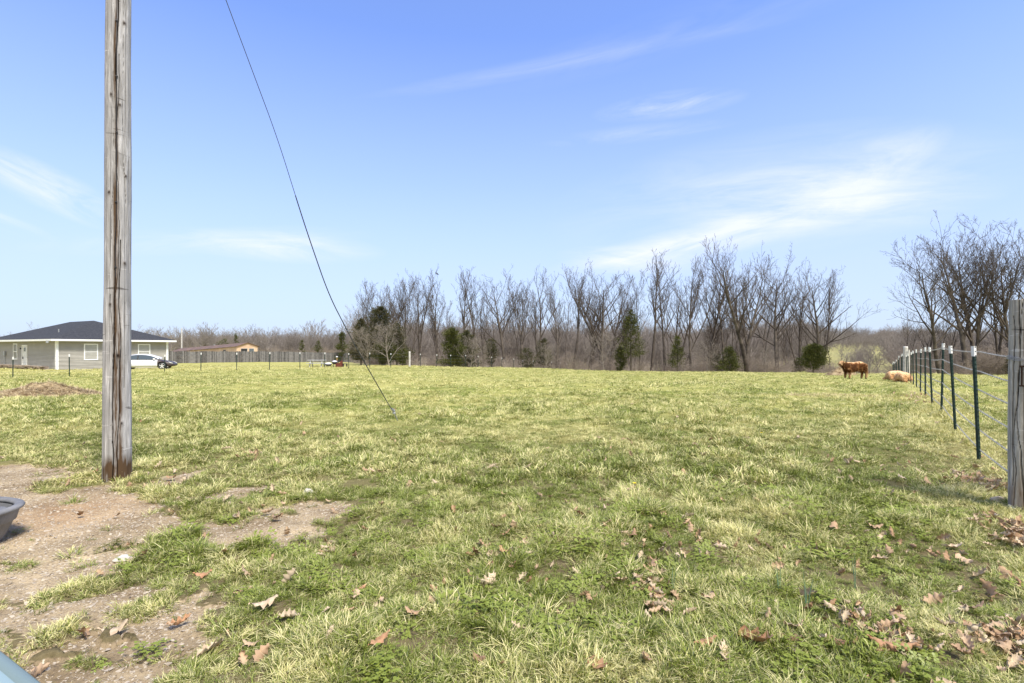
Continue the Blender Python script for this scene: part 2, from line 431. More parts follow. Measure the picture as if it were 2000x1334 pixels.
def ground_material():
    m = bpy.data.materials.new('ground'); m.use_nodes = True
    t = m.node_tree; b = t.nodes['Principled BSDF']
    b.inputs['Roughness'].default_value = 1.0; b.inputs['Specular IOR Level'].default_value = .05
    g = N(t, 'ShaderNodeNewGeometry')
    pos = g.outputs['Position']
    dn = N(t, 'ShaderNodeAttribute', attribute_name='dirt').outputs['Fac']
    yn = N(t, 'ShaderNodeAttribute', attribute_name='dry').outputs['Fac']
    fine = noise_n(t, pos, 26, 6, .7)
    mid = noise_n(t, pos, 4.5, 5, .6)
    big = noise_n(t, pos, .35, 4, .6)
    hug = noise_n(t, pos, .045, 4, .6)
    mp = N(t, 'ShaderNodeMapping'); mp.inputs['Scale'].default_value = (.55, 1.5, 1); t.links.new(pos, mp.inputs['Vector'])
    streak = noise_n(t, mp.outputs[0], 1.6, 5, .65)
    green = mix_n(t, ramp_n(t, mid, [(.35, 0), (.65, 1)]), (.090, .130, .022), (.175, .205, .042))
    straw = mix_n(t, ramp_n(t, fine, [(.3, 0), (.7, 1)]), (.31, .29, .085), (.50, .46, .17))
    f = math_n(t, 'ADD', math_n(t, 'MULTIPLY', yn, .8), math_n(t, 'MULTIPLY', math_n(t, 'SUBTRACT', streak, .46), 1.4))
    f = math_n(t, 'ADD', f, math_n(t, 'MULTIPLY', math_n(t, 'SUBTRACT', fine, .5), .55), clamp=True)
    turf = mix_n(t, f, green, straw)
    turf = mix_n(t, ramp_n(t, noise_n(t, pos, 9, 4, .7), [(.28, .65), (.42, 0)]), turf, (.055, .065, .022))
    # between the blades of the foreground the ground itself is brown thatch
    sy = N(t, 'ShaderNodeSeparateXYZ'); t.links.new(pos, sy.inputs[0])
    nearf = ramp_n(t, math_n(t, 'DIVIDE', sy.outputs[1], 20.0, clamp=True), [(.2, .9), (.6, 0)])
    turf = mix_n(t, nearf, turf, mix_n(t, fine, (.060, .044, .024), (.22, .17, .10)))
    soil = mix_n(t, ramp_n(t, noise_n(t, pos, 1.8, 5, .6), [(.35, 0), (.65, 1)]), (.215, .158, .092), (.46, .362, .228))
    soil = mix_n(t, ramp_n(t, noise_n(t, pos, 60, 3, .6), [(.36, .7), (.47, 0)]), soil, (.13, .095, .065))
    soil = mix_n(t, ramp_n(t, noise_n(t, pos, 38, 3, .6), [(.60, 0), (.68, .8)]), soil, (.66, .59, .46))
    # orange clay showing beside the pole
    sub = N(t, 'ShaderNodeVectorMath', operation='DISTANCE'); t.links.new(pos, sub.inputs[0]); sub.inputs[1].default_value = (-3.9, 4.45, 0)
    cl_ = ramp_n(t, math_n(t, 'DIVIDE', sub.outputs['Value'], 1.0, clamp=True), [(0.1, .5), (.8, 0)])
    soil = mix_n(t, math_n(t, 'MULTIPLY', cl_, mid), soil, (.52, .27, .12))
    e = math_n(t, 'ADD', dn, math_n(t, 'MULTIPLY', math_n(t, 'SUBTRACT', fine, .5), .8))
    c = mix_n(t, ramp_n(t, e, [(.35, 0), (.6, 1)]), turf, soil)
    # far pastures and the leaf-strewn floor of the wood
    wn = N(t, 'ShaderNodeAttribute', attribute_name='wood').outputs['Fac']
    c = mix_n(t, wn, c, mix_n(t, fine, (.20, .16, .115), (.34, .28, .21)))
    t.links.new(c, b.inputs['Base Color'])
    bn = N(t, 'ShaderNodeBump'); bn.inputs['Strength'].default_value = .9; bn.inputs['Distance'].default_value = .05
    hh = math_n(t, 'ADD', math_n(t, 'MULTIPLY', mid, .8), math_n(t, 'MULTIPLY', fine, .35))
    t.links.new(hh, bn.inputs['Height']); t.links.new(bn.outputs[0], b.inputs['Normal'])
    return m
gm = make_mesh('ground', V, F, ground_material(), True)
attr(gm, 'dirt', dirt_f.ravel()); attr(gm, 'dry', dry_f.ravel())
U_ = 1000 * GX / np.maximum(RY, 14)
Dn = np.interp(np.clip(U_, -1390, 1390), UK, DK)
past_ = RY - Dn
open_r = np.clip((U_ - 600) / 60, 0, 1) * np.clip((810 - U_) / 40, 0, 1)   # the gap with pastures in view
woodf = np.clip((past_ - 4) / 5, 0, 1) * np.clip((U_ + 330) / 60, 0, 1) * (1 - open_r * np.clip((past_ - 30) / 20, 0, 1))
woodf = woodf * (1 - np.clip((past_ - 60) / 20, 0, 1) * .85)
woodf = np.maximum(woodf, np.clip((RY - 320) / 40, 0, 1))
woodf = np.maximum(woodf, .35 * (past_ > 30) * (U_ > 500))
attr(gm, 'wood', np.clip(woodf, 0, 1).ravel())
tag(link('ground', gm), kind='structure')

# ------------------------------------------------------------------ scatter (stuff only)
def proto_collection(name, objs):
    c = bpy.data.collections.new(name)
    for o in objs: c.objects.link(o)
    return c
def scatter(name, pts, rot, scl, idx, tone, coll, label=None, cat=None):
    me = bpy.data.meshes.new(name)
    me.vertices.add(len(pts)); me.vertices.foreach_set('co', np.asarray(pts, np.float32).ravel())
    attr(me, 'rot', rot, 'FLOAT_VECTOR'); attr(me, 'scl', scl); attr(me, 'idx', idx, 'INT'); attr(me, 'tone', tone)
    o = link(name, me)
    ng = bpy.data.node_groups.new(name + '_nodes', 'GeometryNodeTree')
    ng.interface.new_socket('Geometry', in_out='INPUT', socket_type='NodeSocketGeometry')
    ng.interface.new_socket('Geometry', in_out='OUTPUT', socket_type='NodeSocketGeometry')
    gi = ng.nodes.new('NodeGroupInput'); go = ng.nodes.new('NodeGroupOutput')
    iop = ng.nodes.new('GeometryNodeInstanceOnPoints'); ci = ng.nodes.new('GeometryNodeCollectionInfo')
    ci.inputs['Collection'].default_value = coll
    ci.inputs['Separate Children'].default_value = True; ci.inputs['Reset Children'].default_value = True
    def na(nm, ty):
        a = ng.nodes.new('GeometryNodeInputNamedAttribute'); a.data_type = ty; a.inputs[0].default_value = nm
        return a.outputs[0]
    L = ng.links
    L.new(gi.outputs[0], iop.inputs['Points']); L.new(ci.outputs[0], iop.inputs['Instance'])
    iop.inputs['Pick Instance'].default_value = True
    L.new(na('idx', 'INT'), iop.inputs['Instance Index'])
    L.new(na('rot', 'FLOAT_VECTOR'), iop.inputs['Rotation']); L.new(na('scl', 'FLOAT'), iop.inputs['Scale'])
    L.new(iop.outputs[0], go.inputs[0])
    md = o.modifiers.new('scatter', 'NODES'); md.node_group = ng
    return tag(o, label, cat, None, 'stuff')

# ------------------------------------------------------------------ grass
def tipf(t):
    return math_n(t, 'ADD', math_n(t, 'MULTIPLY', N(t, 'ShaderNodeAttribute', attribute_name='tip').outputs['Fac'], .6), .5)
def grass_mat(name, g1, g2, s1, s2):
    m = bpy.data.materials.new(name); m.use_nodes = True
    t = m.node_tree; t.nodes.clear()
    o = N(t, 'ShaderNodeOutputMaterial')
    tone = N(t, 'ShaderNodeAttribute', attribute_name='tone', attribute_type='INSTANCER').outputs['Fac']
    bl = N(t, 'ShaderNodeAttribute', attribute_name='blade').outputs['Fac']
    oi = N(t, 'ShaderNodeObjectInfo').outputs['Random']
    f = math_n(t, 'ADD', tone, math_n(t, 'MULTIPLY', math_n(t, 'SUBTRACT', bl, .5), .95), clamp=True)
    tip = N(t, 'ShaderNodeAttribute', attribute_name='tip').outputs['Fac']
    f = math_n(t, 'ADD', f, math_n(t, 'MULTIPLY', math_n(t, 'SUBTRACT', tip, .45), .45), clamp=True)
    f = ramp_n(t, f, [(.34, 0), (.68, 1)])
    gr = mix_n(t, ramp_n(t, math_n(t, 'FRACT', math_n(t, 'MULTIPLY', bl, 7.3)), [(.0, 0), (.9, 1)]), tuple(c * .55 for c in g1), g2); st = mix_n(t, math_n(t, 'MULTIPLY', bl, tipf(t)), s1, s2)
    c = mix_n(t, f, gr, st)
    d = N(t, 'ShaderNodeBsdfDiffuse'); tr = N(t, 'ShaderNodeBsdfTranslucent'); gl = N(t, 'ShaderNodeBsdfGlossy'); gl.inputs['Roughness'].default_value = .5
    t.links.new(c, d.inputs[0]); t.links.new(c, tr.inputs[0])
    mx = N(t, 'ShaderNodeMixShader'); mx.inputs[0].default_value = .22
    t.links.new(d.outputs[0], mx.inputs[1]); t.links.new(tr.outputs[0], mx.inputs[2])
    m2 = N(t, 'ShaderNodeMixShader'); m2.inputs[0].default_value = .04
    t.links.new(mx.outputs[0], m2.inputs[1]); t.links.new(gl.outputs[0], m2.inputs[2])
    t.links.new(m2.outputs[0], o.inputs[0])
    return m
GM = grass_mat('grass_blade', (.120, .175, .022), (.29, .34, .060), (.43, .42, .12), (.86, .77, .42))
def tuft(seed, nb, R, h0, h1, wdt, lean, name='grass_tuft', segs=3):
    r = rnd(seed); vs = []; fs = []; bl = []; tp = []
    for i in range(nb):
        a = r.uniform(0, 2 * pi); q = R * sqrt(r.uniform())
        x, y = q * cos(a), q * sin(a)
        az = a + r.normal(0, .9); h = r.uniform(h0, h1); ln = lean * r.uniform(.35, 1.25)
        b = len(vs); bv = r.uniform(); curl = r.uniform(.4, 1.4)
        dx, dy = cos(az), sin(az); px_, py_ = -dy, dx
        cx, cy, cz = x, y, -.012; ang = ln * .25
        for s in range(segs + 1):
            w_ = wdt * (1 - .9 * (s / segs) ** 1.5) * .5
            if s < segs:
                vs += [(cx - px_ * w_, cy - py_ * w_, cz), (cx + px_ * w_, cy + py_ * w_, cz)]; bl += [bv, bv]; tp += [s / segs] * 2
            else:
                vs.append((cx, cy, cz)); bl.append(bv); tp.append(1.0)
            ang = min(ang + ln * curl / segs, 1.75)
            st = h / segs
            cx += dx * sin(ang) * st; cy += dy * sin(ang) * st; cz += cos(ang) * st
            cz = max(cz, .004)
        for s in range(segs - 1):
            fs.append((b + 2 * s, b + 2 * s + 1, b + 2 * s + 3, b + 2 * s + 2))
        e = b + 2 * (segs - 1)
        fs.append((e, e + 1, e + 2))
    me = make_mesh(name, vs, fs, GM); attr(me, 'blade', bl); attr(me, 'tip', tp)
    return bpy.data.objects.new(name, me)
def clover(seed):
    r = rnd(seed); vs = []; fs = []; bl = []
    for i in range(60):
        x, y = r.normal(0, .05, 2); z = r.uniform(.015, .045); s = r.uniform(.004, .008); a0 = r.uniform(0, 6)
        for k in range(3):
            a = a0 + k * 2.09; cx, cy = x + cos(a) * s, y + sin(a) * s; b = len(vs); tl = r.uniform(-.3, .3)
            for j in range(6):
                t_ = j * pi / 3
                vs.append((cx + cos(t_) * s, cy + sin(t_) * s, z + tl * s * cos(t_ - a)))
            bl += [0.09] * 6; fs.append(tuple(range(b, b + 6)))
    me = make_mesh('clover_clump', vs, fs, GM); attr(me, 'blade', bl)
    return bpy.data.objects.new('clover_clump', me)
protos = []
spec = []
for i in range(5): spec.append(('near', tuft(100 + i, 62, .05, .030, .075, .0042, 2.0)))
for i in range(3): spec.append(('long', tuft(120 + i, 60, .065, .05, .115, .0042, 2.3)))
for i in range(3): spec.append(('mid', tuft(140 + i, 34, .08, .035, .085, .0065, 1.9, segs=2)))
for i in range(3): spec.append(('far', tuft(160 + i, 26, .16, .035, .08, .017, 1.8, segs=2)))
for i in range(2): spec.append(('clover', clover(180 + i)))
for i, (k, o) in enumerate(spec): o.name = 'grass_tuft_%02d' % i
idx_of = {}
for i, (k, o) in enumerate(spec): idx_of.setdefault(k, []).append(i)
gcol = proto_collection('grass_tufts', [o for _, o in spec])
r = rnd(7)
P_, T_, Sc, Ix, Rt = [], [], [], [], []
for d0, d1, dens, kinds, smin, smax in ((1.7, 3.2, 1150, ('near',) * 17 + ('long',) * 7 + ('clover',), .65, 1.25), (3.2, 5.2, 800, ('near',) * 17 + ('long',) * 7 + ('clover',), .7, 1.3),
                                        (5.2, 9, 310, ('mid', 'mid', 'near'), .8, 1.5), (9, 16, 115, ('mid', 'mid', 'mid'), .9, 1.7),
                                        (16, 28, 22, ('far',), .65, 1.2), (28, 62, 8, ('far',), .8, 1.5)):
    ex = 1.9 if d1 < 10 else 2.5 if d1 < 20 else 0.0
    area = (2.36 * (d0 + d1) / 2 + 2 * ex) * (d1 - d0); n = int(area * dens)
    y = np.sqrt(r.uniform(d0 ** 2, d1 ** 2, n)) if ex == 0 else d0 + (d1 - d0) * r.uniform(0, 1, n)
    hw0 = 1.18 * y + ex
    if ex: y = y[r.uniform(0, 1, n) < hw0 / hw0.max()]; n = len(y); hw0 = 1.18 * y + ex
    x = r.uniform(-1, 1, n) * hw0
    di, _q = fields(x + r.normal(0, .035, n), y + r.normal(0, .035, n)); _q, dr = fields(x, y)
    clump = fbm(x / .28, y / .28, 3, 77)
    keep = (di < .4 * r.uniform(.2, 1, n)) & (r.uniform(0, 1, n) < .55 + 1.5 * np.clip(clump - .3, 0, 1)) | (r.uniform(0, 1, n) < .02 * (fbm(x * 3, y * 3, 2, 8) > .5))
    # shorter cropped turf around the worn ground, open leafy bits
    x, y, dr, clump = x[keep], y[keep], dr[keep], clump[keep]; n = len(x)
    z = zg(x, y)
    P_.append(np.stack([x, y, z], -1)); T_.append(np.clip(dr + r.normal(0, .20, n) + .9 * (clump - .5), 0, 1))
    kk = r.integers(0, len(kinds), n); ii = np.zeros(n, int)
    for q, k in enumerate(kinds):
        s_ = kk == q; ii[s_] = r.choice(idx_of[k], s_.sum())
    isclov = np.isin(ii, idx_of['clover'])
    badc = isclov & (dr > .35); ii[badc] = r.choice(idx_of['near'], badc.sum())
    T_[-1][np.isin(ii, idx_of['clover'])] = 0
    short = np.clip(.75 + 1.1 * (fbm(x / 1.6, y / 1.6, 3, 78) - .35), .68, 1.2)
    # cropped lawn-like strip to the right
    short *= 1 - .30 * np.clip(1 - np.abs(x - (2.6 + .6 * (y - 2.9))) / .9, 0, 1) * (y < 8)
    Sc.append(r.uniform(smin, smax, n) * short * np.clip(.35 + 1.3 * clump, .5, 1.5)); Ix.append(ii)
    Rt.append(np.stack([r.normal(0, .28, n), r.normal(0, .28, n), r.uniform(0, 2 * pi, n)], -1))
scatter('grass', np.concatenate(P_), np.concatenate(Rt), np.concatenate(Sc), np.concatenate(Ix), np.concatenate(T_), gcol,
        'green and straw coloured pasture grass', None)

# ------------------------------------------------------------------ leaves, litter, gravel
def leaf_mat(name, a, b_):
    m = mat(name, a, .75, .25, col2=b_, vscale=6)
    t = m.node_tree; b = t.nodes['Principled BSDF']
    oi = N(t, 'ShaderNodeObjectInfo').outputs['Random']
    src = b.inputs['Base Color'].links[0].from_socket
    c = mix_n(t, oi, src, (.56, .43, .29)); c = mix_n(t, .35, c, src)
    t.links.new(c, b.inputs['Base Color'])
    return m
M['leaf'] = leaf_mat('oak_leaf', (.36, .225, .125), (.20, .11, .06))
M['leaf_pale'] = leaf_mat('oak_leaf_pale', (.52, .43, .31), (.32, .245, .165))
def leaf_mesh(seed, L=.13, m='leaf', name='oak_leaf'):
    """lobed oak leaf, curled and cupped, as a thin grid around a midrib"""
    r = rnd(seed); n = 15; vs = []; fs = []
    cup = r.uniform(.3, 1.1) * r.choice([-1, 1]); curl = r.uniform(.3, 2.0); tw = r.uniform(-.7, .7)
    wv = []
    for i in range(n):
        t_ = i / (n - 1)
        w_ = .34 * sin(pi * min(1, t_ * .92 + .05)) ** .7
        lob = .5 + .5 * cos((t_ * 4.0 + .1) * 2 * pi)
        w_ *= (.42 + .58 * lob)
        if t_ < .12: w_ = .02
        wv.append(w_)
    ang = -curl * .4; x = 0; z = 0.0
    for i in range(n):
        t_ = i / (n - 1)
        for j in range(-2, 3):
            f = j / 2
            fw = wv[i] * f * L; a = tw * t_ + cup * abs(f) * 1.0
            sweep = .09 * abs(f) * L
            vs.append((x + sweep, fw * cos(a), z + abs(fw) * sin(abs(cup) * abs(f)) * (1 if cup > 0 else -.6) + fw * sin(tw * t_) + .004 * r.normal()))
        st = L / (n - 1); x += st * cos(ang); z += st * sin(ang); ang += curl / n
    for i in range(n - 1):
        for j in range(4):
            a = i * 5 + j; fs.append((a, a + 1, a + 6, a + 5))
    zmin = min(v[2] for v in vs)
    vs = [(v[0] - L / 2, v[1], v[2] - zmin) for v in vs]
    me = make_mesh(name, vs, fs, M[m], True)
    return bpy.data.objects.new(name, me)
leaf_pr = [leaf_mesh(200 + i, .10 + .012 * (i % 4), 'leaf' if i % 3 else 'leaf_pale') for i in range(9)]
for i, o in enumerate(leaf_pr): o.name = 'oak_leaf_%02d' % i
lcol = proto_collection('oak_leaves', leaf_pr)
def scatter_leaves(name, x, y, lift, scl, label, seed, tilt=.5, stack=0.0):
    r = rnd(seed); n = len(x)
    z = zg(x, y) + lift + r.uniform(0, 1, n) * stack
    scatter(name, np.stack([x, y, z], -1), np.stack([r.normal(0, tilt, n), r.normal(0, tilt, n), r.uniform(0, 6.28, n)], -1),
            scl * r.uniform(.35, 1.3, n), r.integers(0, len(leaf_pr), n), r.uniform(0, 1, n), lcol, label)
r = rnd(11)
n = 15000
y = np.sqrt(r.uniform(1.9 ** 2, 13 ** 2, n)); x = r.uniform(-1.1, 1.1, n) * y
dens = np.clip((fbm(x / .6, y / .6, 4, 91) - .52) * 5, 0, 1) * 1.1 + .06
dens *= .30 + 1.0 * np.clip((x + .5) / 2.5, 0, 1) * np.clip((5.2 - y) / 2.5, .06, 1) + .25 * np.clip((3.2 - y), 0, 1)
dens += .35 * np.clip((fbm(x / .5, y / .5, 3, 92) - .50) * 6, 0, 1) * np.clip((x - .6) / 1.5, 0, 1) * np.clip((3.3 - y) / .8, 0, 1)
fs_ = np.abs((x - 5.94) * .808 - (y - 6.5) * .589)
dens += .35 * np.clip(fbm(x / .8, y / .8, 3, 93) * 2 - .8, 0, 1) * np.exp(-(fs_ / .4) ** 2)
dens *= np.clip((8.5 - y) / 3, .04, 1)
k = r.uniform(0, 1, n) < dens
scatter_leaves('fallen_leaves', x[k], y[k], .026, .78, 'scattered dry brown oak leaves lying in the grass', 12, .6)
def pile(name, pts, n, spread, stack, label, seed):
    r = rnd(seed); c = r.integers(0, len(pts), n)
    P = np.array(pts)[c]
    spread = spread * np.where(r.uniform(0, 1, n) < .6, 1.0, 2.6)
    x = P[:, 0] + r.normal(0, 1, n) * spread; y = P[:, 1] + r.normal(0, 1, n) * spread
    scatter_leaves(name, x, y, .018, .74, label, seed + 1, .55, stack)
def gp(px, py): return ((px - 1000) / (py - 680) * CH, CH * 1000 / (py - 680))
pile('leaf_pile', [gp(1890, 945), gp(1915, 948), gp(1945, 955), gp(1960, 962)], 150, .075, .05, 'drift of brown oak leaves against the foot of the near wooden post', 31)
pile('leaf_pile', [gp(1975, 1040), gp(1995, 1045), gp(1990, 1065), gp(2010, 1080), gp(1975, 1052)], 150, .06, .06, 'deep heap of brown leaves at the right edge below the rocks', 33)
pile('leaf_pile', [gp(1680, 1235), gp(1700, 1250), gp(1650, 1215), gp(1740, 1275)], 60, .07, .03, 'patch of pale brown leaves in the long grass at lower right', 35)
pile('leaf_pile', [gp(1940, 1270), gp(1970, 1285), gp(1990, 1260), gp(1905, 1285)], 70, .08, .02, 'crumpled leaves lying thick in the bottom right corner', 37)
pile('leaf_pile', [gp(1800, 777), gp(1808, 781), gp(1812, 790)], 110, .25, .06, 'brown leaf drift under the fence near the lying cows', 39)
pile('leaf_pile', [gp(1240, 1150), gp(1285, 1165), gp(1295, 1185)], 40, .07, .01, 'bleached leaf fragments on a bare spot in the grass', 41)
# gravel chips on the bare soil
def chip(seed, s):
    r = rnd(seed); b = MB()
    vs = [(r.normal(0, 1), r.normal(0, 1), r.normal(0, .6)) for _ in range(9)]
    vs = [Vector(v).normalized() * r.uniform(.7, 1.1) for v in vs]
    import bmesh
    bm = bmesh.new()
    for v in vs: bm.verts.new((v.x * s, v.y * s * .8, v.z * s * .45))
    bmesh.ops.convex_hull(bm, input=bm.verts)
    me = bpy.data.meshes.new('stone_chip'); bm.to_mesh(me); bm.free()
    return me
M['chip'] = mat('stone_chip', (.50, .43, .33), .95, .15, col2=(.27, .22, .17), vscale=40)
chips = []
for i in range(6):
    me = chip(300 + i, .011); me.materials.append(M['chip']); chips.append(bpy.data.objects.new('stone_chip_%02d' % i, me))
ccol = proto_collection('stone_chips', chips)
r = rnd(13); n = 60000
y = np.sqrt(r.uniform(1.9 ** 2, 7.0 ** 2, n)); x = r.uniform(-1.1, -.3, n) * y
di, _ = fields(x, y); k = (di > .6) & (r.uniform(0, 1, n) < .15 + fbm(x / .3, y / .3, 3, 94)); x = x[k]; y = y[k]; n = len(x)
scatter('gravel', np.stack([x, y, zg(x, y) + .001], -1), r.uniform(-.4, .4, (n, 3)) * np.array([1, 1, 8]), np.clip(r.lognormal(-.75, .6, n), .2, 2.8),
        r.integers(0, 6, n), r.uniform(0, 1, n), ccol, 'small stones and soil crumbs on the bare worn ground')

# individual leaves one can pick out
M['leaf_one'] = mat('dry_leaf', (.47, .27, .15), .7, .25, col2=(.30, .16, .085), vscale=25)
M['leaf_one_pale'] = mat('dry_leaf_pale', (.62, .50, .35), .7, .25, col2=(.42, .31, .20), vscale=25)
hero = [(955, 1150, .15, 60, 1, 'curled pale oak leaf standing up in short green grass at centre'),
        (1375, 1275, .13, 20, 0, 'three-lobed brown leaf lying flat near the bottom edge'),
        (1470, 1270, .22, -55, 0, 'largest lobed oak leaf, brown with a pale half, near the bottom edge'),
        (1630, 1270, .15, -80, 0, 'upright curled orange brown leaf beside the lower right leaf patch'),
        (1740, 1285, .20, -30, 0, 'long rolled tan leaf beside the lower right leaf patch'),
        (405, 1278, .15, 65, 1, 'pale curled leaf on the edge of the bare soil at lower left'),
        (350, 1222, .12, 30, 0, 'orange curled leaf on bare soil between two grass clumps'),
        (515, 1203, .15, 10, 1, 'tan lobed leaf in grass just right of the bare soil'),
        (225, 1238, .15, 15, 1, 'pale lobed leaf standing on bare soil behind a grass clump'),
        (395, 1130, .12, 20, 0, 'brown lobed leaf in green grass right of the bare soil patches'),
        (700, 1155, .11, 60, 0, 'orange brown leaf tilted up in dark green grass'),
        (985, 1090, .10, 140, 0, 'dark red brown leaf in a hollow of straw coloured grass'),
        (740, 1275, .12, 45, 0, 'small brown leaf near the bottom edge left of centre'),
        (1415, 1300, .13, 70, 1, 'pale pointed leaf over clover at the bottom edge'),
        (1150, 1310, .16, -40, 0, 'dark folded leaf in the small leaf cluster at bottom centre'),
        (1272, 1045, .10, 90, 0, 'reddish leaf half hidden in grass right of centre'),
        (1860, 1075, .13, -30, 1, 'curled tan leaf in short grass left of the deep leaf heap')]
for i, (px, py, L, rz, pale, lb) in enumerate(hero):
    o = leaf_mesh(230 + i, L, 'leaf_one_pale' if pale else 'leaf_one', 'oak_leaf'); COL.objects.link(o)
    x, y = gp(px, py); o.location = (x, y, gz(x, y) + .018); o.rotation_euler = (radians(14 * sin(i * 7)), radians(-6 + 8 * cos(i * 5)), radians(rz))
    tag(o, lb, 'leaf', 'leaves lying singly in the foreground grass')

# rocks
M['rock'] = mat('rock', (.50, .40, .27), .9, .2, col2=(.34, .27, .19), vscale=12, bump=.5, bscale=25)
M['rock_white'] = mat('rock_white', (.62, .58, .50), .9, .2, col2=(.42, .38, .32), vscale=12, bump=.5, bscale=25)
def rock(px, py, s, m, lb, seed, flat=.7):
    bpy_me = bpy.data.meshes.new('rock')
    import bmesh
    bm = bmesh.new(); bmesh.ops.create_icosphere(bm, subdivisions=3, radius=1)
    for v in bm.verts:
        q = mnoise.noise(v.co * 1.1 + Vector((seed, 0, 0))) * .55 + mnoise.noise(v.co * 3 + Vector((seed, 5, 0))) * .12
        v.co = v.co * (1 + q); v.co.z *= flat
    for v in bm.verts: v.co *= s
    bm.to_mesh(bpy_me); bm.free(); bpy_me.materials.append(M[m]); bpy_me.polygons.foreach_set('use_smooth', [True] * len(bpy_me.polygons))
    o = link('rock', bpy_me); x, y = gp(px, py); o.location = (x, y, gz(x, y) + s * flat * .35)
    return tag(o, lb, 'rock', 'loose rocks on the ground')
rock(1951, 985, .052, 'rock', 'rounded tan rock in front of the leaf drift by the near post', 1.3)
rock(1982, 1000, .05, 'rock_white', 'whitish rock touching the foot of the near wooden post', 4.1, .5)
rock(601, 967, .05, 'rock_white', 'pale rock in grass above the bare soil strip', 7.7, .7)
rock(240, 1092, .05, 'rock_white', 'flat white stone at the tip of the lower bare soil patch', 9.2, .25)
rock(1161, 884, .06, 'black_rubber', 'small black clod lying in mid-field grass', 12.2, .35)
rock(258, 1092, .035, 'rock', 'small tan stone beside the flat white stone', 15.2, .4)

# a few dandelions
M['yellow'] = mat('petal', (.75, .60, .03), .7, .2)
M['stem'] = mat('stem_green', (.10, .20, .05), .7, .2)
def dandelion(px, py, lb):
    x, y = gp(px, py); t = thing('dandelion', lb, 'flower', (x, y, gz(x, y)), 0, 'dandelions in the pasture')
    b = MB(); b.tube([(0, 0, 0), (.005, 0, .05), (0, 0, .085)], .002, 5); b.build('stem', M['stem'], t)
    b = MB()
    for k in range(14):
        a = k * 2.4; rr = .006 + .011 * (k / 14)
        b.box((cos(a) * rr * .6, sin(a) * rr * .6, .088 + .003 * (1 - k / 14)), (.02, .006, .002), a, 0, -.3)
    b.build('flower_head', M['yellow'], t)
dandelion(1487, 861, 'yellow dandelion in the grass towards the right-hand fence')
dandelion(1239, 967, 'yellow dandelion low in the grass near the middle')
# onion-grass sprigs
M['sprig'] = mat('sprig', (.13, .21, .12), .6, .3)
for i, (px, py, n_, lb) in enumerate([(1672, 1150, 3, 'blue green grass sprig rising alone at the lower right, rightmost of four'), (1575, 1190, 5, 'thickest blue green sprig in the straw grass at lower right'),
                                      (1523, 1160, 3, 'blue green sprig leaning left beside a grey stick'), (1312, 1160, 2, 'thin upright blue green sprig right of the bleached leaf fragments')]):
    x, y = gp(px, py); r = rnd(400 + i); b = MB()
    for k in range(n_):
        a = r.uniform(0, 6.28); q = r.uniform(.01, .04); h = r.uniform(.13, .2)
        b.tube([(cos(a) * .008, sin(a) * .008, 0), (cos(a) * q * .5, sin(a) * q * .5, h * .5), (cos(a) * q, sin(a) * q, h)], [.0024, .002, .0006], 5)
    o = b.build('onion_grass', M['sprig'], loc=(x, y, gz(x, y))); tag(o, lb, 'weed', 'onion grass sprigs')

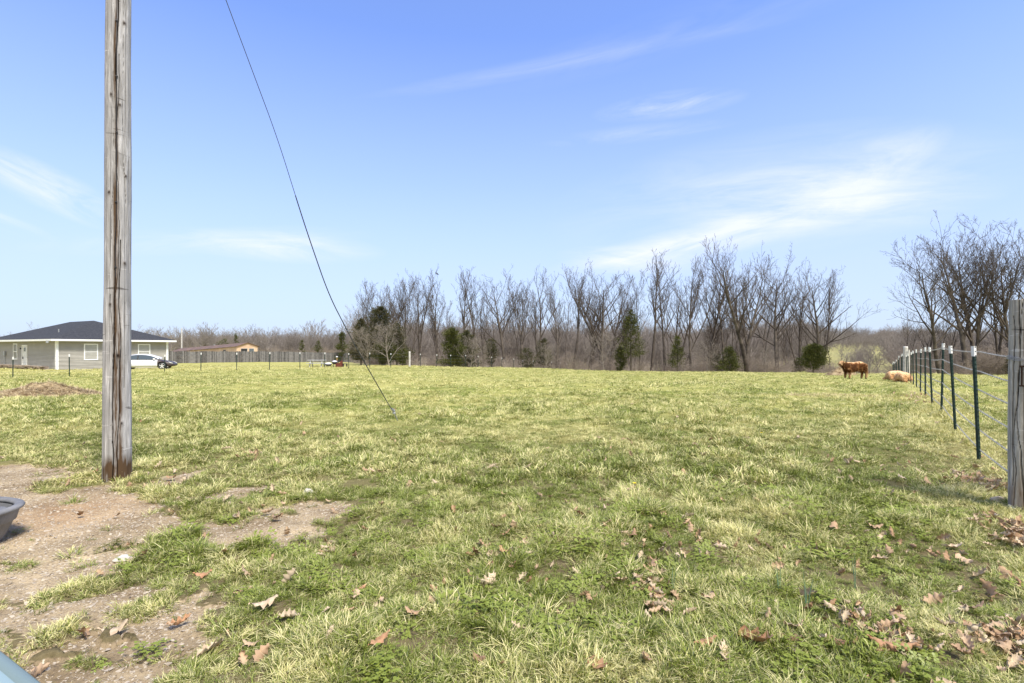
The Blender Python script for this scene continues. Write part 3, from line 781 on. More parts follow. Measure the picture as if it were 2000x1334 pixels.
# ------------------------------------------------------------------ utility pole
def log_mesh(name, h, r0, r1, seed, nA, nZ, cracks, stains, m, under=.3, knots=(), bow=0.0, lean=(0, 0)):
    r = rnd(seed)
    A = np.linspace(0, 2 * pi, nA, endpoint=False); Z = np.concatenate([[-under], np.linspace(0, h, nZ)])
    ZZ, AA = np.meshgrid(Z, A, indexing='ij')
    R = r0 + (r1 - r0) * np.clip(ZZ / h, 0, 1)
    wob = (fbm(np.cos(AA) * 1.5 + 5, ZZ * .9 + np.sin(AA) * 1.5, 4, seed) - .5) * .17
    gr = (fbm(AA * 14, ZZ * .8, 3, seed + 3) - .5) * .035
    R = R * (1 + wob + gr)
    crack = np.zeros_like(R); stain = np.zeros_like(R)
    for (a0, amp, fq, wd, dep, z0, z1) in cracks:
        c = a0 + amp * (fbm(ZZ * fq, ZZ * 0, 4, seed + int(a0 * 100)) - .5) * 2
        wz = wd * (.35 + 1.3 * fbm(ZZ * 1.7, ZZ * 0 + 3, 3, seed + 9 + int(a0 * 50))) * ((ZZ > z0) & (ZZ < z1))
        dd = np.abs((AA - c + pi) % (2 * pi) - pi)
        f = np.clip(1 - dd / np.maximum(wz, 1e-4), 0, 1)
        crack = np.maximum(crack, f ** .7); R = R - dep * f
    for (a0, wd, z0, z1, k, fz) in stains:
        dd = np.abs((AA - a0 - .12 * (fbm(ZZ * 1.3, ZZ * 0 + 1, 3, seed + 77) - .5) * 4 + pi) % (2 * pi) - pi)
        e = np.clip(1 - dd / wd, 0, 1) * np.clip((ZZ - z0) / fz, 0, 1) * np.clip((z1 - ZZ) / fz, 0, 1)
        stain = np.maximum(stain, k * e * np.clip(-.35 + 2.4 * fbm(AA * 6, ZZ * 3.5, 5, seed + 21, .65), 0, 1))
    for (a0, z0, sz_) in knots:
        dd = ((np.abs((AA - a0 + pi) % (2 * pi) - pi)) * r0 / sz_) ** 2 + ((ZZ - z0) / (sz_ * 1.5)) ** 2
        R = R + .007 * np.exp(-dd * .9)
        crack = np.maximum(crack, .75 * np.exp(-dd * 4.5)); stain = np.maximum(stain, .5 * np.exp(-dd * 1.3))
    cx = lean[0] * ZZ + bow * np.sin(ZZ / h * pi * 1.0); cy = lean[1] * ZZ
    V = np.stack([R * np.cos(AA) + cx, R * np.sin(AA) + cy, ZZ], -1).reshape(-1, 3)
    n1 = len(Z); I = np.arange(n1 * nA).reshape(n1, nA)
    J = np.roll(I, -1, 1)
    F = np.stack([I[:-1], J[:-1], J[1:], I[1:]], -1).reshape(-1, 4)
    V = np.vstack([V, [[lean[0] * h, lean[1] * h, h + .01]]]); c = len(V) - 1
    top = [(int(I[-1, k]), int(J[-1, k]), c) for k in range(nA)]
    me = make_mesh(name, V, [tuple(map(int, f)) for f in F] + top, m, True)
    attr(me, 'crack', np.append(crack.ravel(), .4)); attr(me, 'stain', np.append(stain.ravel(), .2))
    return me
PX, PY = -4.325, 5.6
facing = atan2(-PY, -PX)            # direction from the pole to the viewer
pole = thing('utility_pole', 'tall weathered grey wooden utility pole with a dark split down its face', 'pole', (PX, PY, gz(PX, PY)))
RT = 1  # +angle is to the viewer's right
cr = [(facing - .12, .42, .9, .05, .026, 0, 9.5), (facing + .24, .5, .8, .035, .02, 0, 2.6), (facing + .02, .4, 1.1, .028, .015, 1.2, 4.6), (facing - .3, .4, 1.0, .016, .010, .4, 2.0), (facing + .35, .4, 1.0, .014, .008, 3.0, 6.0), (facing - .45, .3, 1.2, .014, .008, 2.6, 4.4), (facing + .55, .06, .7, .018, .008, 1, 9.5),
      (facing - .6, .08, .6, .016, .008, .2, 8), (facing + .9, .05, .5, .014, .007, 0, 9), (facing - .95, .05, .8, .014, .006, 0, 9)]
stn = [(facing - .06, .28, -.4, 3.6, .9, .5), (facing - .12, .20, 2.0, 6.0, .9, .6), (facing + .24, .24, -.4, 2.0, 1.0, .4), (facing + .1, 2.4, -.6, .30, 1.5, .16)]
pm = log_mesh('pole', 9.6, .130, .097, 5, 220, 1300, cr, stn, M['pole_wood'], lean=(.0045, 0), knots=[(facing + .45, 4.95, .022), (facing + .12, 4.05, .018), (facing - .55, 4.15, .02), (facing + .05, 1.35, .03), (facing + .5, 2.35, .018), (facing - .5, 1.9, .016), (facing + .3, .62, .02), (facing - .65, 3.1, .02), (facing + .6, 3.3, .016)])
link('pole', pm, pole)
# ground wire stapled down the split
def polep(a, z, off=0.004):
    rr = .130 + (.097 - .130) * z / 9.6 + off
    return Vector((cos(a) * rr + .0045 * z, sin(a) * rr, z))
b = MB()
zs = np.linspace(2.2, 9.4, 60)
b.tube([polep(facing - .13 - .03 * sin(z * 1.3), z, .006) for z in zs], .0035, 5); b.build('ground_wire', M['black_metal'], pole)
for z in (2.3, 3.0, 3.75, 4.35, 4.95, 5.6, 6.3, 7.0, 7.8, 8.6):
    b = MB(); p = polep(facing - .13 - .03 * sin(z * 1.3), z, .010); b.box(p, (.022, .012, .012), facing + pi / 2); b.build('staple', M['black_metal'], pole)
# galvanised band and eye where the guy wire is made fast
b = MB(); b.lathe([(.102, 8.25), (.110, 8.25), (.110, 8.31), (.102, 8.31)], (.037, 0, 0), 32); b.build('pole_band', M['galv'], pole)

# guy wire
gx, gy = gp(779, 823); gy = CH * 1000 / 143
A0 = Vector((-2.235, 10.1, gz(-2.235, 10.1)))
TOP = Vector((PX + .05, PY + .07, 8.28))
gw = thing('guy_wire', 'thin guy wire slanting from the pasture up towards the utility pole top', 'guy wire', A0)
def gpt(t, z): return Vector((A0.x + (TOP.x - A0.x) * t, A0.y + (TOP.y - A0.y) * t, z)) - A0
ctl = [(0.0, 0.0), (.035, .20), (.12, .70), (.25, 1.47), (.381, 2.33), (.48, 3.32), (.589, 4.54), (.75, 6.0), (.88, 7.2), (1.0, 8.25)]
def spl(t):
    ts = [c[0] for c in ctl]; zs_ = [c[1] for c in ctl]
    return float(np.interp(t, ts, zs_))
tt = np.linspace(.03, 1, 90)
zz_ = np.array([spl(t) for t in tt]); zz_[1:-1] = np.convolve(np.pad(zz_, 3, mode='edge'), np.ones(7) / 7, 'valid')[1:-1]
pts = [gpt(t, z + A0.z * 0) for t, z in zip(tt, zz_)]
M['cable'] = mat('cable', (.045, .05, .05), .6, .4)
b = MB(); b.tube(pts[44:], .0052, 6); b.build('strand', M['cable'], gw)
b = MB(); b.tube(pts[:46], .0085, 8); b.build('guard_sleeve', M['cable'], gw)
b = MB(); b.tube([gpt(.008, .03), gpt(.035, .24)], .011, 8); b.lathe([(.0, .0), (.03, .005), (.03, .03), (.012, .05)], (gpt(.03, .17)), 10); b.build('anchor_rod', M['galv'], gw)
b = MB()
for k in range(3): b.box(gpt(.034 + .004 * k, .235 + .02 * k), (.055, .04, .022), .4 + k, .5)
b.build('wire_clamp', M['galv'], gw)

# ------------------------------------------------------------------ right-hand barbed wire fence
P0 = Vector((4.47, 4.50, 0)); F1 = Vector((5.94, 6.5, 0)); ST = Vector((1.59, 2.18, 0))
rf = thing('barbed_wire_fence', 'six-strand barbed wire fence on green steel posts with white tips, running off at right', 'fence', (4.47, 4.5, 0))
def part(o, parent=rf):
    return o
def tpost_mb(h, lean=(0, 0)):
    b = MB(); w_ = .034
    b.box((0, 0, h / 2 - .1), (w_, .006, h + .2)); b.box((0, .018, h / 2 - .1), (.006, .03, h + .2))
    for k in range(int(h / .055)):
        b.box((0, -.006, .06 + k * .055), (.012, .010, .016))
    for i, v in enumerate(b.v): b.v[i] = (v[0] + lean[0] * v[2], v[1] + lean[1] * v[2], v[2])
    return b
def tip_mb(h, lean=(0, 0), L=.13):
    b = MB(); b.box((0, 0, h - L / 2 + .004), (.040, .012, L)); b.box((0, .018, h - L / 2 + .004), (.012, .040, L))
    for i, v in enumerate(b.v): b.v[i] = (v[0] + lean[0] * v[2], v[1] + lean[1] * v[2], v[2])
    return b
fence_line = []
r = rnd(21)
rp = []
for n in range(11):
    q = F1 + ST * n; rp.append((q.x, q.y))
# then the run that bends away down the slope beyond the braced wooden post
bend = [(1762.5, 31.5, 691), (1760.5, 32.5, 693), (1757, 33.6, 695), (1754.5, 34.5, 699), (1752, 36.5, 702.5), (1750, 38.5, 706), (1747.5, 40.5, 709.5), (1745.5, 42.5, 714), (1744.5, 44.5, 718)]
posts3 = []
for i, (x, y) in enumerate(rp):
    z = gz(x, y); h = 1.40 + (.05 if i else .03) + r.uniform(-.015, .02); posts3.append((x, y, z, h))
for px, d, ty in bend:
    x = (px - 1000) / 1000 * d; z = gz(x, d); h = topz(ty, d) - z; posts3.append((x, d, z, max(1.0, min(h, 1.6))))
for i, (x, y, z, h) in enumerate(posts3):
    ln = (r.uniform(-.035, .035) - (.03 if i < 2 else 0), r.uniform(-.03, .03))
    rz = atan2(ST.y, ST.x) + pi / 2 + pi
    bb = tpost_mb(h, ln); o = bb.build('fence_post', M['steel_green'], rf); o.location = Vector((x, y, z)) - rf.location; o.rotation_euler[2] = .3
    tp = tip_mb(h, ln); q = tp.build('post_tip', M['paint_white'], o)
# wooden posts
wc = [(facing + 2.2, .05, .6, .03, .02, 0, 2), (4.0, .07, .7, .03, .02, 0, 1.4), (4.5, .05, .7, .02, .015, .3, 2), (3.6, .05, .5, .02, .01, 0, 2)]
f2 = atan2(-4.5, -4.49)
wc = [(f2 - .35, .3, 1.2, .03, .018, 0, 2), (f2 - .6, .3, 1.5, .03, .016, 0, 2), (f2 - .9, .25, 1.3, .04, .018, .2, 1.7), (f2 - 1.15, .2, 1.6, .03, .012, 0, 1.9), (f2 - .2, .06, .6, .022, .02, 0, 2), (f2 + .3, .07, .7, .03, .02, 0, 1.4), (f2 - .75, .05, .7, .016, .012, .3, 2), (f2 + .8, .05, .5, .02, .01, 0, 2), (f2 - .5, .03, .5, .012, .01, 0, 2)]
wst = [(f2 + .5, .5, .1, 1.2, .9, .25), (f2, 1.8, -.4, .35, .8, .2), (f2 + .2, .3, .3, 1.3, .5, .3)]
wp = log_mesh('wooden_post', 1.84, .135, .125, 15, 160, 320, wc, wst, M['post_wood'])
o = link('wooden_post', wp, rf); zp = gz(4.5, 4.5); o.location = Vector((4.56, 4.52, zp)) - rf.location
wpos = Vector((4.56, 4.52, zp))
b = MB()
bz = 1.17
for dx in (-.06, .05):
    b.box((dx, -.145, bz), (.010, .02, .17))
b.box((-.005, -.15, bz + .085), (.14, .022, .014)); b.box((-.005, -.15, bz - .085), (.14, .022, .012))
q = b.build('bracket', mat('rusty_iron', (.05, .028, .018), .9, .2, var=.4), o); q.rotation_euler[2] = f2 + pi / 2 + .12
# rail stub leaving the post to the right and horizontal brace
b = MB(); b.bar((.14, .02, bz), (1.9, .35, bz + .02), .1, .12); b.build('brace_rail', M['post_wood'], rf, loc=wpos - rf.location)
# braced wooden post further down the line
xb, yb = (1768.5 - 1000) / 1000 * 30.6, 30.6
wp2 = log_mesh('wooden_post', topz(676.5, 30.6) - gz(xb, yb), .125, .12, 17, 24, 20, [], [], M['post_far'])
o2 = link('wooden_post', wp2, rf); o2.location = Vector((xb, yb, gz(xb, yb))) - rf.location
for i, (px, d, ty, rr) in enumerate([(1775, 29.4, 683, .05), (1772.6, 30.0, 686, .06)]):
    x = (px - 1000) / 1000 * d; z = gz(x, d)
    b = MB(); b.tube([(0, 0, -.2), (0, 0, topz(ty, d) - z)], rr, 8); b.build('brace_post', M['post_far'], rf, loc=Vector((x, d, z)) - rf.location)
# barbed strands
def barbed(name, pts, m, parent, rad=.0042, barb=.12, lim=14, sag=.012, two=True):
    """two twisted wires with barbs; barbs only where they are near enough to show"""
    b = MB(); P = []
    for a, c in zip(pts[:-1], pts[1:]):
        a = Vector(a); c = Vector(c); L = (c - a).length; n = 6
        for k in range(n):
            f = k / n; p = a.lerp(c, f); p.z -= sag * L * .25 * 4 * f * (1 - f); P.append(p)
    P.append(Vector(pts[-1]))
    b.tube(P, rad, 5, True)
    tot = 0
    for a, c in zip(P[:-1], P[1:]):
        L = (c - a).length; d_ = (c - a).normalized(); s = (barb - tot % barb)
        if (a.x ** 2 + a.y ** 2) < lim ** 2 * 1.6:
            while s < L:
                p = a + d_ * s
                for u_ in ((.3, .2, 1), (-.2, .3, -1), (.8, -.6, .2), (-.8, .6, .1)):
                    v = Vector(u_); v = (v - d_ * v.dot(d_)).normalized() * .016
                    b.bar(p - v * .1, p + v, .0022, .0022, d_)
                b.tube([p - d_ * .010, p + d_ * .010], rad * 1.9, 5); s += barb
        tot += L
    return b.build(name, m, parent)
M['wire'] = mat('barbed_wire', (.52, .51, .49), .55, .5, metal=.3, var=.4, vscale=20)
hw = [1.31, 1.07, .85, .62, .39, .20]; ht = [1.36, 1.12, .89, .62, .37, .14]
for k in range(6):
    pts = [Vector((4.56 - .14 * cos(.9), 4.52, zp + hw[k])) - rf.location + Vector((0, -.12, 0))]
    pts.insert(0, Vector((5.4, 3.55, zp + hw[k] - .10)) - rf.location)
    for i, (x, y, z, h) in enumerate(posts3[:11]):
        pts.append(Vector((x - .02, y - .03, z + ht[k] * h / 1.44 + r.uniform(-.012, .012))) - rf.location)
    barbed('barbed_strand', pts, M['wire'], rf)
for k in range(5):
    pts = [Vector((xb, yb, gz(xb, yb) + ht[k])) - rf.location] + [Vector((x, y, z + ht[k] * h / 1.44)) - rf.location for x, y, z, h in posts3[11:]]
    barbed('barbed_strand', pts, M['wire'], rf, .004, lim=0)
# strand wrapped and tied off on the wooden post, with a loose tail
b = MB()
for k in range(3):
    b.tube([Vector((cos(a) * .137, sin(a) * .137, hw[0] + .012 * k + .01 * sin(3 * a))) for a in np.linspace(0, 2 * pi, 30)], .003, 5)
for k in range(10):
    a = f2 - .3 + .13 * k; b.bar((cos(a) * .135, sin(a) * .135, hw[0] + .01), (cos(a) * .165, sin(a) * .165, hw[0] + .035 * (-1) ** k), .002, .002)
b.tube([(cos(f2) * .14, sin(f2) * .14, hw[0] - .0), (cos(f2 + .5) * .16, sin(f2 + .5) * .16, hw[0] - .28), (cos(f2 + .9) * .18, sin(f2 + .9) * .18, hw[0] - .5)], .003, 5)
b.build('wire_wrap', M['wire'], rf, loc=wpos - rf.location)

# ------------------------------------------------------------------ left-hand wire fence
lf = thing('wire_fence', 'long low wire fence on dark steel posts with white tips, crossing behind the pasture', 'fence', (-26.5, 39.2, gz(-26.5, 39.2)))
LP = [(-95, 29.5, 701, 750), (24.5, 30.2, 697, 745), (135, 31.5, 692, 739), (228, 35, 692, 734), (321, 39.2, 693, 730), (392, 40.6, 689, 725), (462, 42, 689, 724.5), (526, 43.6, 688, 722), (585.5, 45.6, 688, 721),
      (634, 47.8, 688.5, 720), (681, 50.2, 690, 718.5), (722, 52, 689, 718.5), (763, 54, 690, 718), (800, 56, 684.5, 717.5), (821, 57.3, 691, 716), (853, 58.8, 692, 716.6), (880.5, 60.5, 693, 717),
      (909, 62.5, 693, 717), (934, 64, 694, 718), (960, 65.5, 695, 719), (980, 67, 698, 722), (1003, 68.5, 700, 724), (1021, 70, 701, 725), (1042, 71.5, 702.5, 726), (1060, 73, 704.5, 728), (1078, 74.5, 706, 730), (1095, 76, 707, 731), (1107, 77.5, 708, 732)]
lpp = []
for i, (px, d, ty, by) in enumerate(LP):
    x = (px - 1000) / 1000 * d; z = gz(x, d); tz = topz(ty, d); h = tz - z; h = max(1.15, min(h, 1.62))
    lpp.append((x, d, z, h))
    loc = Vector((x, d, z)) - lf.location
    ln = (r.uniform(-.03, .03) + (.04 if i in (1, 2) else 0), r.uniform(-.02, .02))
    if px == 800:
        wp3 = log_mesh('wooden_post', h + .02, .105, .095, 19, 16, 12, [], [], M['post_far']); o = link('wooden_post', wp3, lf); o.location = loc
        continue
    b = MB(); b.box((0, 0, h / 2 - .1), (.05, .02, h + .2)); b.box((0, .02, h / 2 - .1), (.015, .04, h + .2))
    for j, v in enumerate(b.v): b.v[j] = (v[0] + ln[0] * v[2], v[1] + ln[1] * v[2], v[2])
    o = b.build('fence_post', M['steel_green'], lf, loc=loc); o.rotation_euler[2] = -.8
    b = MB(); b.box((0, 0, h - .075), (.062, .03, .16)); b.box((0, .02, h - .075), (.03, .06, .16))
    for j, v in enumerate(b.v): b.v[j] = (v[0] + ln[0] * v[2], v[1] + ln[1] * v[2], v[2])
    b.build('post_tip', M['paint_white'], o)
M['wire_dark'] = mat('fence_wire', (.16, .16, .165), .6, .4, metal=.3)
for k, f in enumerate((.93, .70, .47, .22)):
    b = MB(); b.tube([Vector((x, y - .02, z + h * f)) - lf.location for x, y, z, h in lpp], .0055, 4); b.build('wire_strand', M['wire_dark'], lf)

# ------------------------------------------------------------------ cattle
def skin_mesh(name, verts, edges, radii, sub=2, root=0):
    me = bpy.data.meshes.new(name); me.from_pydata(verts, edges, []); me.update()
    o = bpy.data.objects.new(name, me); COL.objects.link(o)
    md = o.modifiers.new('skin', 'SKIN'); md.use_smooth_shade = True
    for i, v in enumerate(me.skin_vertices[0].data):
        rr = radii[i]; v.radius = rr if isinstance(rr, tuple) else (rr, rr); v.use_root = (i == root)
    s = o.modifiers.new('sub', 'SUBSURF'); s.levels = sub; s.render_levels = sub
    dg = bpy.context.evaluated_depsgraph_get(); dg.update()
    m2 = bpy.data.meshes.new_from_object(o.evaluated_get(dg)); bpy.data.objects.remove(o)
    m2.name = name
    return m2
def fur_mat(name, a, b_, c_):
    m = bpy.data.materials.new(name); m.use_nodes = True
    t = m.node_tree; b = t.nodes['Principled BSDF']; b.inputs['Roughness'].default_value = .9; b.inputs['Specular IOR Level'].default_value = .1
    tcn = N(t, 'ShaderNodeTexCoord')
    g = N(t, 'ShaderNodeAttribute', attribute_name='coat').outputs['Fac']
    mp = N(t, 'ShaderNodeMapping'); mp.inputs['Scale'].default_value = (2.2, 3, 1.3); mp.inputs['Rotation'].default_value = (0, .5, 0); t.links.new(tcn.outputs['Object'], mp.inputs['Vector'])
    n1 = noise_n(t, mp.outputs[0], 2.4, 5, .65, .6)
    f = math_n(t, 'ADD', g, math_n(t, 'MULTIPLY', math_n(t, 'SUBTRACT', n1, .5), 2.6), clamp=True)
    c = mix_n(t, ramp_n(t, f, [(.25, 0), (.6, 1)]), a, b_)
    c = mix_n(t, ramp_n(t, f, [(.62, 0), (.95, 1)]), c, c_)
    t.links.new(c, b.inputs['Base Color'])
    return m
M['coat_red'] = fur_mat('coat_red', (.060, .024, .009), (.20, .085, .030), (.66, .44, .24))
M['coat_sand'] = fur_mat('coat_sand', (.30, .15, .06), (.52, .30, .14), (.72, .50, .29))
M['muzzle'] = mat('muzzle', (.07, .045, .035), .6, .3)
M['hoof'] = mat('hoof', (.05, .04, .03), .6, .3)
def coat_strands(body, mname, name, n, L, seed, parent, fall=1.0):
    """shaggy hair locks rooted on the body surface"""
    r = rnd(seed); me = body.data; vs = []; fs = []; co = []
    V_ = [v.co.copy() for v in me.vertices]; Nn = [v.normal.copy() for v in me.vertices]; A_ = me.attributes['coat'].data
    for k in range(n):
        i = int(r.integers(0, len(V_))); p = V_[i] + Vector(r.normal(0, .012, 3)); nn = Nn[i]
        if p.z < .12: continue
        d = (nn * .55 + Vector((.25, 0, -fall)) + Vector(r.normal(0, .25, 3))).normalized()
        l = L * r.uniform(.5, 1.3) * (.5 if p.z < .5 else 1); s = d.cross(nn)
        if s.length < .05: continue
        s = s.normalized() * .009; b = len(vs)
        vs += [p - s, p + s, p + d * l * .6 + nn * .01 + s * .7, p + d * l * .6 + nn * .01 - s * .7, p + d * l]
        fs += [(b, b + 1, b + 2, b + 3), (b + 3, b + 2, b + 4)]
        co += [min(1, max(0, A_[i].value + r.normal(0, .22)))] * 5
    m2 = make_mesh(name, vs, fs, M[mname]); attr(m2, 'coat', co)
    return link(name, m2, parent)
# standing animal, facing -X, head raised and turned to the viewer
ux = at(1669, 31.2)
cow = thing('cow', 'shaggy reddish brown calf standing side-on with its head raised', 'cow', ux, radians(8)); cow.scale = (.87,) * 3
sv_ = [(.78, 0, .90), (.52, 0, .88), (.15, 0, .82), (-.25, 0, .80), (-.55, 0, .83), (-.80, 0, .96), (-.98, -.02, 1.08), (-1.10, -.05, 1.16),   # 0-7 spine, neck, poll
       (-1.20, -.12, 1.12), (-1.30, -.20, 1.05),                                        # 8,9 face, muzzle
       (.70, -.14, .66), (.80, -.15, .38), (.76, -.15, .05),                             # 10-12 near hind
       (.62, .16, .66), (.74, .16, .38), (.68, .16, .05),                                # 13-15 far hind
       (-.50, -.13, .58), (-.49, -.13, .33), (-.50, -.13, .05),                          # 16-18 near fore
       (-.58, .14, .58), (-.60, .14, .33), (-.62, .14, .05)]                             # 19-21 far fore
se = [(0, 1), (1, 2), (2, 3), (3, 4), (4, 5), (5, 6), (6, 7), (7, 8), (8, 9), (1, 10), (10, 11), (11, 12), (1, 13), (13, 14), (14, 15), (4, 16), (16, 17), (17, 18), (4, 19), (19, 20), (20, 21)]
sr = [(.20, .23), (.27, .33), (.29, .38), (.29, .39), (.26, .37), (.20, .28), (.17, .21), (.14, .145), (.10, .10), (.075, .07),
      (.14, .15), (.075, .075), (.055, .055), (.13, .14), (.075, .075), (.055, .055), (.105, .11), (.065, .065), (.052, .052), (.10, .10), (.065, .065), (.052, .052)]
bm_ = skin_mesh('body', sv_, se, sr, 2, 2)
def finish_body(me, zr, pale, m, seed):
    co = np.empty(len(me.vertices) * 3); me.vertices.foreach_get('co', co); co = co.reshape(-1, 3)
    nn = np.empty(len(me.vertices) * 3); me.vertices.foreach_get('normal', nn); nn = nn.reshape(-1, 3)
    q = (fbm(co[:, 0] * 5 + co[:, 1] * 3, co[:, 2] * 5, 3, seed) - .5) * .05
    co = co + nn * q[:, None]
    me.vertices.foreach_set('co', co.astype(np.float32).ravel()); me.update()
    g = pale(co)
    attr(me, 'coat', np.clip(g, 0, 1)); me.materials.clear(); me.materials.append(M[m])
    return me
def pale_cow(c):
    # this animal's back, face and lower legs are blond, its flanks and neck dark
    back = np.clip((c[:, 2] - 1.04) / .14, 0, 1) * .85 * (c[:, 0] > -.7); rump = np.clip((c[:, 0] - .72) / .2, 0, 1) * .55
    legs = np.clip((.55 - c[:, 2]) / .25, 0, 1) * .5; face = np.clip((-.98 - c[:, 0]) / .1, 0, 1) * .45 * (c[:, 2] > .98)
    return .26 + np.maximum.reduce([back, rump, legs, face]) - .15 * np.clip((-.5 - c[:, 0]) / .3, 0, 1) * (c[:, 2] < 1.0)
finish_body(bm_, (0, 1.2), pale_cow, 'coat_red', 61)
bo = link('body', bm_, cow)
coat_strands(bo, 'coat_red', 'shaggy_coat', 5200, .10, 62, cow)
for s, y_ in ((-1, -.19), (1, .10)):
    b = MB(); b.tube([(-1.06, y_ * .6, 1.14), (-1.02, y_ + .05 * s, 1.16), (-1.0, y_ + .13 * s, 1.13)], [.03, .05, .015], 8)
    e = b.build('ear', M['coat_red'], cow, True); attr(e.data, 'coat', [.8] * len(e.data.vertices))
b = MB()
for k in range(60):
    a = rnd(500 + k); q = a.normal(0, .05, 3); b.tube([(-1.08 + q[0], -.05 + q[1], 1.22), (-1.16 + q[0], -.10 + q[1], 1.14), (-1.18 + q[0], -.13 + q[1], 1.06 + q[2] * .5)], [.008, .008, .002], 4)
fo = b.build('forelock', M['coat_red'], cow, True); attr(fo.data, 'coat', [.75] * len(fo.data.vertices))
b = MB(); b.lathe([(.0, -.03), (.04, -.025), (.055, .0), (.04, .03), (0, .04)], (-1.32, -.235, 1.035), 12, 'X'); b.build('muzzle', M['muzzle'], cow, True)
for s in (-1, 1):
    b = MB(); b.lathe([(0, -.014), (.012, -.008), (.015, 0), (.012, .008), (0, .014)], (-1.19 + .03 * s, -.16 - .04 * -s * 0 + .07 * s - .02, 1.10), 8); b.build('eye', M['hoof'], cow, True)
b = MB(); b.tube([(.92, 0, 1.05), (1.0, 0, .92), (1.0, 0, .68), (.98, 0, .5), (.97, 0, .38)], [.04, .035, .03, .055, .015], 8)
tl = b.build('tail', M['coat_red'], cow, True); attr(tl.data, 'coat', [.7] * len(tl.data.vertices))
for x_, y_ in ((.76, -.15), (.68, .16), (-.50, -.13), (-.62, .14)):
    b = MB(); b.lathe([(.045, .06), (.055, .03), (.06, 0), (.0, 0)], (x_, y_, 0), 10); b.build('hoof', M['hoof'], cow, True)

def lying(loc, rz, lb, seed, head_down=True, sc=1.0):
    t = thing('cow', lb, 'cow', loc, rz, 'cattle resting by the fence'); t.scale = (sc,) * 3
    v = [(.78, 0, .28), (.50, 0, .34), (.12, 0, .36), (-.28, 0, .35), (-.58, 0, .36), (-.82, -.10, .40), (-.98, -.22, .33), (-1.08, -.30, .22), (-1.20, -.36, .13),
         (.50, -.34, .16), (.16, -.42, .10), (.46, -.46, .07), (.56, .32, .15), (.22, .40, .09), (.5, .46, .06),
         (-.56, -.26, .14), (-.78, -.30, .08), (-.56, -.36, .06), (-.6, .24, .14), (-.84, .26, .08), (-.62, .34, .06)]
    e = [(0, 1), (1, 2), (2, 3), (3, 4), (4, 5), (5, 6), (6, 7), (7, 8), (1, 9), (9, 10), (10, 11), (1, 12), (12, 13), (13, 14), (4, 15), (15, 16), (16, 17), (4, 18), (18, 19), (19, 20)]
    rr = [(.20, .20), (.31, .28), (.34, .30), (.33, .29), (.27, .27), (.17, .2), (.13, .15), (.11, .11), (.075, .07), (.17, .14), (.08, .08), (.05, .05), (.17, .14), (.08, .08), (.05, .05), (.12, .11), (.07, .07), (.05, .05), (.12, .11), (.07, .07), (.05, .05)]
    me = skin_mesh('body', v, e, rr, 2, 2)
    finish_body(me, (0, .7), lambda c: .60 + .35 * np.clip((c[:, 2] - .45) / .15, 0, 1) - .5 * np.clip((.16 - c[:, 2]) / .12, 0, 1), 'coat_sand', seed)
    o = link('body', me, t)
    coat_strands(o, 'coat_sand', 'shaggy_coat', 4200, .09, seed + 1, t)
    for s in (-1, 1):
        b = MB(); b.tube([(-.99, -.22 + .05 * s, .42), (-.96, -.24 + .14 * s, .44), (-.95, -.24 + .2 * s, .40)], [.025, .045, .012], 8)
        ee = b.build('ear', M['coat_sand'], t, True); attr(ee.data, 'coat', [.7] * len(ee.data.vertices))
    b = MB(); b.tube([(.95, 0, .32), (1.05, .02, .18), (1.02, .12, .06)], [.035, .03, .02], 8)
    tl = b.build('tail', M['coat_sand'], t, True); attr(tl.data, 'coat', [.5] * len(tl.data.vertices))
    return t
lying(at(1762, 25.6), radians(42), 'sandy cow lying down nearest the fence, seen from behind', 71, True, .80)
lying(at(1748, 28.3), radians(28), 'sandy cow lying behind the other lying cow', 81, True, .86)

# ------------------------------------------------------------------ hay heaps
def heap(name, c, rx, ry, h, seed, lb, ns, cat='hay'):
    t = thing(name, lb, cat, c)
    r = rnd(seed); nx, ny = 60, 30; vs = []; fs = []
    X = np.linspace(-1, 1, nx); Y = np.linspace(-1, 1, ny); XX, YY = np.meshgrid(X, Y, indexing='ij')
    q = np.clip(1 - np.sqrt(XX ** 2 + YY ** 2), 0, 1)
    H = h * (q ** .8) * (.35 + 1.3 * fbm(XX * 2.3 + seed, YY * 1.6, 4, seed)) - .05
    wx = XX * rx + c.x; wy = YY * ry + c.y
    Zg = zg(wx, wy) - c.z
    V = np.stack([XX * rx, YY * ry, H + Zg], -1).reshape(-1, 3); I = np.arange(nx * ny).reshape(nx, ny)
    F = np.stack([I[:-1, :-1], I[1:, :-1], I[1:, 1:], I[:-1, 1:]], -1).reshape(-1, 4)
    link('heap', make_mesh('heap', V, F, M['hay'], True), t)
    b_v = []; b_f = []
    for k in range(ns):
        a = r.uniform(0, 6.28); rr_ = sqrt(r.uniform()) * 1.05; xx, yy_ = cos(a) * rr_, sin(a) * rr_
        i = min(nx - 1, max(0, int((xx + 1) / 2 * (nx - 1)))); j = min(ny - 1, max(0, int((yy_ + 1) / 2 * (ny - 1))))
        p = Vector((xx * rx, yy_ * ry, max(H[i, j], 0) + Zg[i, j] + r.uniform(-.01, .03)))
        d = Vector((r.normal(), r.normal() * .6, r.normal() * .22)).normalized() * r.uniform(.08, .28)
        s = d.cross(Vector((0, 0, 1))).normalized() * .005 if d.cross(Vector((0, 0, 1))).length > .01 else Vector((.005, 0, 0))
        o_ = len(b_v); b_v += [p - d / 2 - s, p - d / 2 + s, p + d / 2 + s, p + d / 2 - s]; b_f.append((o_, o_ + 1, o_ + 2, o_ + 3))
    st = link('straw', make_mesh('straw', b_v, b_f, M['straw']), t)
    return t
M['hay'] = mat('hay', (.42, .33, .20), 1, .05, col2=(.15, .10, .055), vscale=4, bump=.8, bscale=14)
